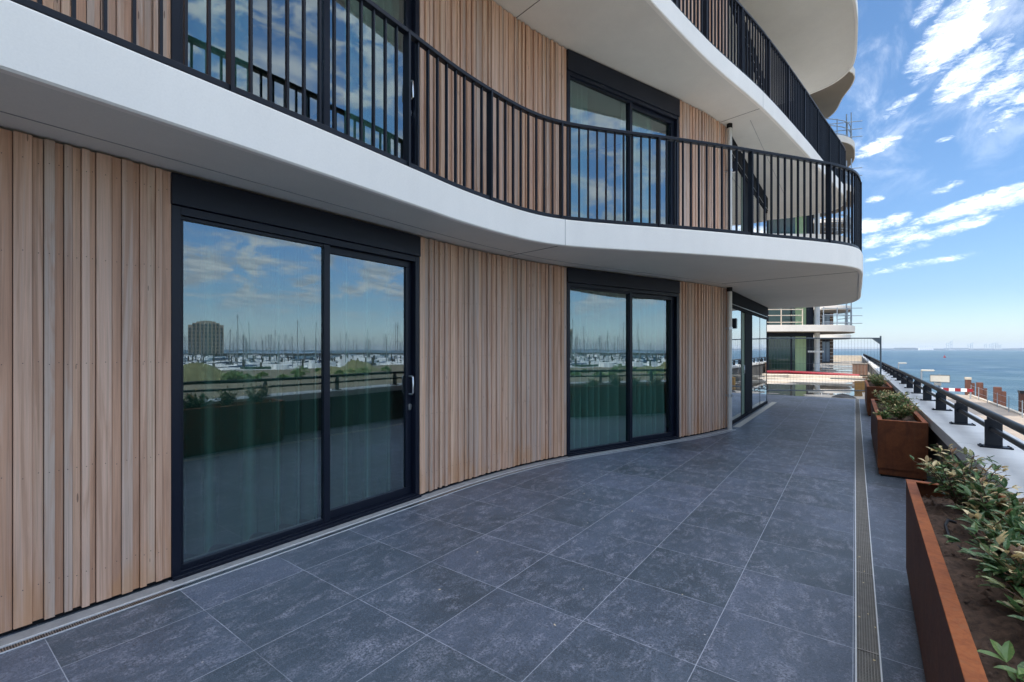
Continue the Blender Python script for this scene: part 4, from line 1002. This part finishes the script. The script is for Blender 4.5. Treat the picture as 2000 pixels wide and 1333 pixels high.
for k, (x, h) in enumerate([(1851, 62), (1858, 78), (1893, 52), (1898, 60), (1925, 48), (1935, 50), (1942, 64), (1947, 52), (1953, 44)]):
    crane(x, h, k, ['grey harbour crane right of the white silos', 'tallest grey harbour crane on the skyline', 'slim crane left in the middle crane pair', 'slim crane right in the middle crane pair', 'leftmost crane of the right hand cluster', 'second crane of the right hand cluster', 'highest crane of the right hand cluster', 'fourth crane of the right hand cluster', 'rightmost crane of the right hand cluster'][k])
t_ = thing('warehouse', (*D(1772, DF), -5), 'long low grey warehouse on the far shore left of the silos', 'warehouse')
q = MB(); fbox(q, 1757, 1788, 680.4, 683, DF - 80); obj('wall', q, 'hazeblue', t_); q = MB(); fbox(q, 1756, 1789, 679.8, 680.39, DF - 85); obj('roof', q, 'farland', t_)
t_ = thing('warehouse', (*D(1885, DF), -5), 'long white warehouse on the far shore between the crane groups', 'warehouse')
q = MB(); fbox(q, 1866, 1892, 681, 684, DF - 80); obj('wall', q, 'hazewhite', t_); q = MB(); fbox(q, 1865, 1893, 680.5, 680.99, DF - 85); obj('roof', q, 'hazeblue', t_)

# ------------------------------------------------------------------ what the glass mirrors: marina, sand heaps, tower
def bearing(deg, d): return (math.cos(R(deg)) * d, math.sin(R(deg)) * d)
def heap(cx, cy, rx, ry, h, label, seed, mat='mound'):
    return lump('spoil_heap', cx, cy, rx, ry, h, mat, label, 'heap', seed, -3.22)
heap(*bearing(21, 78), 4.2, 4.6, 2.6, 'grassy spoil heap mirrored in the left pane of the big sliding door', 3)
heap(*bearing(35, 95), 5, 3, 1.3, 'spoil heap mirrored near the door handle', 6)
heap(*bearing(37.5, 100), 5, 4, 2.4, 'second grassy heap mirrored near the door handle', 8)
def hull(mb, L, W_, H, z):
    sec = []; n = 9
    for i in range(n):
        f = i / (n - 1); w_ = W_ / 2 * (1 - f ** 2.6) * (.82 + .18 * min(1, f * 4)); sec.append((-L / 2 + L * f, w_, z + H * (1 + .22 * f * f)))
    vs = []
    for x, w_, h in sec: vs += [(x, -w_, h), (x, -w_ * .62, z - .15), (x, w_ * .62, z - .15), (x, w_, h)]
    fs = []
    for i in range(n - 1):
        a, b = i * 4, (i + 1) * 4; fs += [(a, b, b + 1, a + 1), (a + 1, b + 1, b + 2, a + 2), (a + 2, b + 2, b + 3, a + 3), (a + 3, b + 3, b, a)]
    fs += [(0, 1, 2, 3)]; mb.add(vs, fs)
def boat(kind, L):
    t_ = bpy.data.objects.new('sailing_boat' if kind else 'motor_boat', None); C.objects.link(t_)
    q = MB(); hull(q, L, L * .3, 1.1, 0); obj('hull', q, 'hull' if kind != 2 else 'hullblue', t_, local=True)
    q = MB(); q.prism([(-L * .3, -L * .09), (L * .15, -L * .08), (L * .28, 0), (L * .15, L * .08), (-L * .3, L * .09)], 1.1, 1.75 if kind else 2.7); obj('cabin', q, 'hull', t_, .05, local=True)
    if kind:
        H = L * 1.28; q = MB(); q.tube([(L * .08, 0, 1.2), (L * .08, 0, H)], [.11, .07], 6); q.tube([(L * .08, -L * .09, H * .6), (L * .08, L * .09, H * .6)], .035, 4)
        q.tube([(L * .49, 0, 1.4), (L * .08, 0, H)], .03, 4); q.tube([(-L * .48, 0, 1.3), (L * .08, 0, H)], .02, 4); obj('mast', q, 'mast', t_, local=True)
        q = MB(); q.tube([(L * .06, 0, 2.3), (-L * .38, 0, 2.2)], .16, 8); obj('boom', q, 'hullblue' if kind == 2 else 'hull', t_, local=True)
    return t_
r = random.Random(21)
protos = [boat(1, 9.0), boat(2, 8.0), boat(0, 7.0), boat(1, 12)]
nb_ = 0
for i in range(170):
    deg = r.uniform(12, 44); dist = r.uniform(130, 400) if i > 30 else r.uniform(115, 170)
    k = r.choices(range(4), [4, 3, 2, 1.5])[0]
    o = protos[k] if protos[k] is not None and protos[k].get('placed') is None else copy_tree(protos[k])
    protos[k]['placed'] = 1
    x, y = bearing(deg, dist); 
    if x < 107: x = 107 + r.uniform(0, 18)
    o.location = (x, y, -5); o.rotation_euler = (0, 0, R(r.choice([80, 260]) + r.uniform(-6, 6)))
    if 'placed' in o.keys() and o is not protos[k]: del o['placed']
    tag(o, ['white sailing boat with bare mast in the mirrored marina', 'navy sailing boat with bare mast in the mirrored marina', 'white motor boat in the mirrored marina', 'large white sailing boat with a tall mast in the mirrored marina'][k], 'boat', 'boats moored in the marina')
for p in protos:
    if 'placed' in p.keys(): del p['placed']
    else: bpy.data.objects.remove(p)
for k in range(5):
    q = MB(); x0 = 112 + k * 40; q.box(x0, x0 + 2, 20, 190, -5.1, -4.4)
    for j in range(34): q.cyl(x0 + 1 + (j % 3) * 2, 22 + j * 5.1, -5.5, -1.6 + .5 * math.sin(j * 2.3), .28, 7)
    tag(obj('jetty', q, 'pilewood'), 'floating jetty with dark mooring posts, %s row of the mirrored marina' % ['nearest', 'second', 'third', 'fourth', 'farthest'][k], 'jetty', 'jetties of the marina')
q = MB(); q.prism([(150, 390), (560, 395), (560, 400), (150, 396)], -5.5, -3.2); q.box(470, 480, -40, 390, -5.5, -2.6); tag(obj('breakwater', q, 'pilewood'), 'dark low breakwater behind the mirrored marina', 'breakwater')
# scrub along the waterfront
sb = random.Random(5)
for i in range(26):
    deg, dist = sb.uniform(12, 43), sb.uniform(72, 108); x, y = bearing(deg, dist)
    if x > 101: continue
    t_ = thing('scrub_bush', (x, y, -3.22), 'dark low scrub bush on the sandy ground by the mirrored marina', 'bush', 'scrub bushes on the sandy ground'); q = MB(); rr = sb.uniform(.8, 2.4)
    for k in range(260):
        a, e = sb.uniform(0, 6.28), sb.uniform(0, 1.5); c = Vector((x + rr * math.cos(a) * math.cos(e) * sb.uniform(.5, 1), y + rr * math.sin(a) * math.cos(e) * sb.uniform(.5, 1), -3.22 + rr * .62 * math.sin(e) * sb.uniform(.6, 1.1)))
        q.tone = (sb.random(), sb.random() * .85, 0); leaf(q, c, Vector((sb.uniform(-1, 1), sb.uniform(-1, 1), sb.uniform(-.3, 1))), Vector((0, 0, 1)), .34, .2, .2)
    obj('foliage', q, 'leaf2', t_)
# white/red/green container boat
q = MB(); t_ = thing('banner_boat', (*bearing(26.5, 118), -3.2), 'low green white and red hull on the mirrored waterfront', 'boat'); bx, by = bearing(26.5, 118)
for k, mt in enumerate(('red', 'white', 'glass2')):
    q = MB(); q.box(bx, bx + 2, by - 3.2, by + 3.2, -4.2 + k * .55, -3.652 + k * .55); obj('stripe', q, mt, t_)
# curved tower block
def block(cx, cy, W_, Dp, H, label, n_b, seed):
    t_ = thing('tower_block', (cx, cy, -4), label, 'building'); q = MB(); g = MB(); ang = math.atan2(cy, cx); t = (-math.sin(ang), math.cos(ang))
    segs = 9
    for k in range(segs):
        f = (k + .5) / segs * 2 - 1; hh = H * (1 - .16 * abs(f) ** 2.2); a0 = W_ * (k / segs - .5); a1 = a0 + W_ / segs - .6; dep = 4 * (1 - f * f)
        q.obox((cx, cy), t, a0, a1 + .6, -Dp, dep, -4, -4 + hh)
        for j in range(int(hh / 4.4)):
            g.obox((cx, cy), t, a0 + .5, a1 - .7, -Dp - .9, -Dp - .02, -4 + j * 4.4 + 1, -4 + j * 4.4 + 3.6); g.obox((cx, cy), t, a0 + .5, a1 - .2, dep + .02, dep + .25, -4 + j * 4.4 + 1, -4 + j * 4.4 + 3.5)
    obj('wall', q, 'flatwall', t_); obj('window', g, 'flatglass', t_)
cx, cy = bearing(20.5, 640); block(cx, cy, 34, 16, 38, 'tall curved brick apartment tower mirrored in the big sliding door', 1, 1)
cx, cy = bearing(15.8, 640); block(cx, cy, 34, 16, 22, 'lower apartment block beside the curved tower in the mirrored view', 1, 2)
# trees/shore clump behind the marina
lump('tree_belt', 620, 330, 190, 10, 4, 'farland', 'dark distant tree belt behind the mirrored marina', 'trees', 9, -5)

# ------------------------------------------------------------------ air
hz = MB(); hz.box(-14100, 14100, -9100, 14100, -9.0, 100)
hm = bpy.data.materials.new('sea air'); hm.use_nodes = True; hm.node_tree.nodes.clear()
hv = hm.node_tree.nodes.new('ShaderNodeVolumePrincipled'); hv.inputs['Density'].default_value = .00009; hv.inputs['Color'].default_value = (.86, .93, 1, 1); hv.inputs['Anisotropy'].default_value = .2
ho = hm.node_tree.nodes.new('ShaderNodeOutputMaterial'); hm.node_tree.links.new(hv.outputs[0], ho.inputs['Volume'])
tag(obj('haze', hz, hm), kind='stuff')
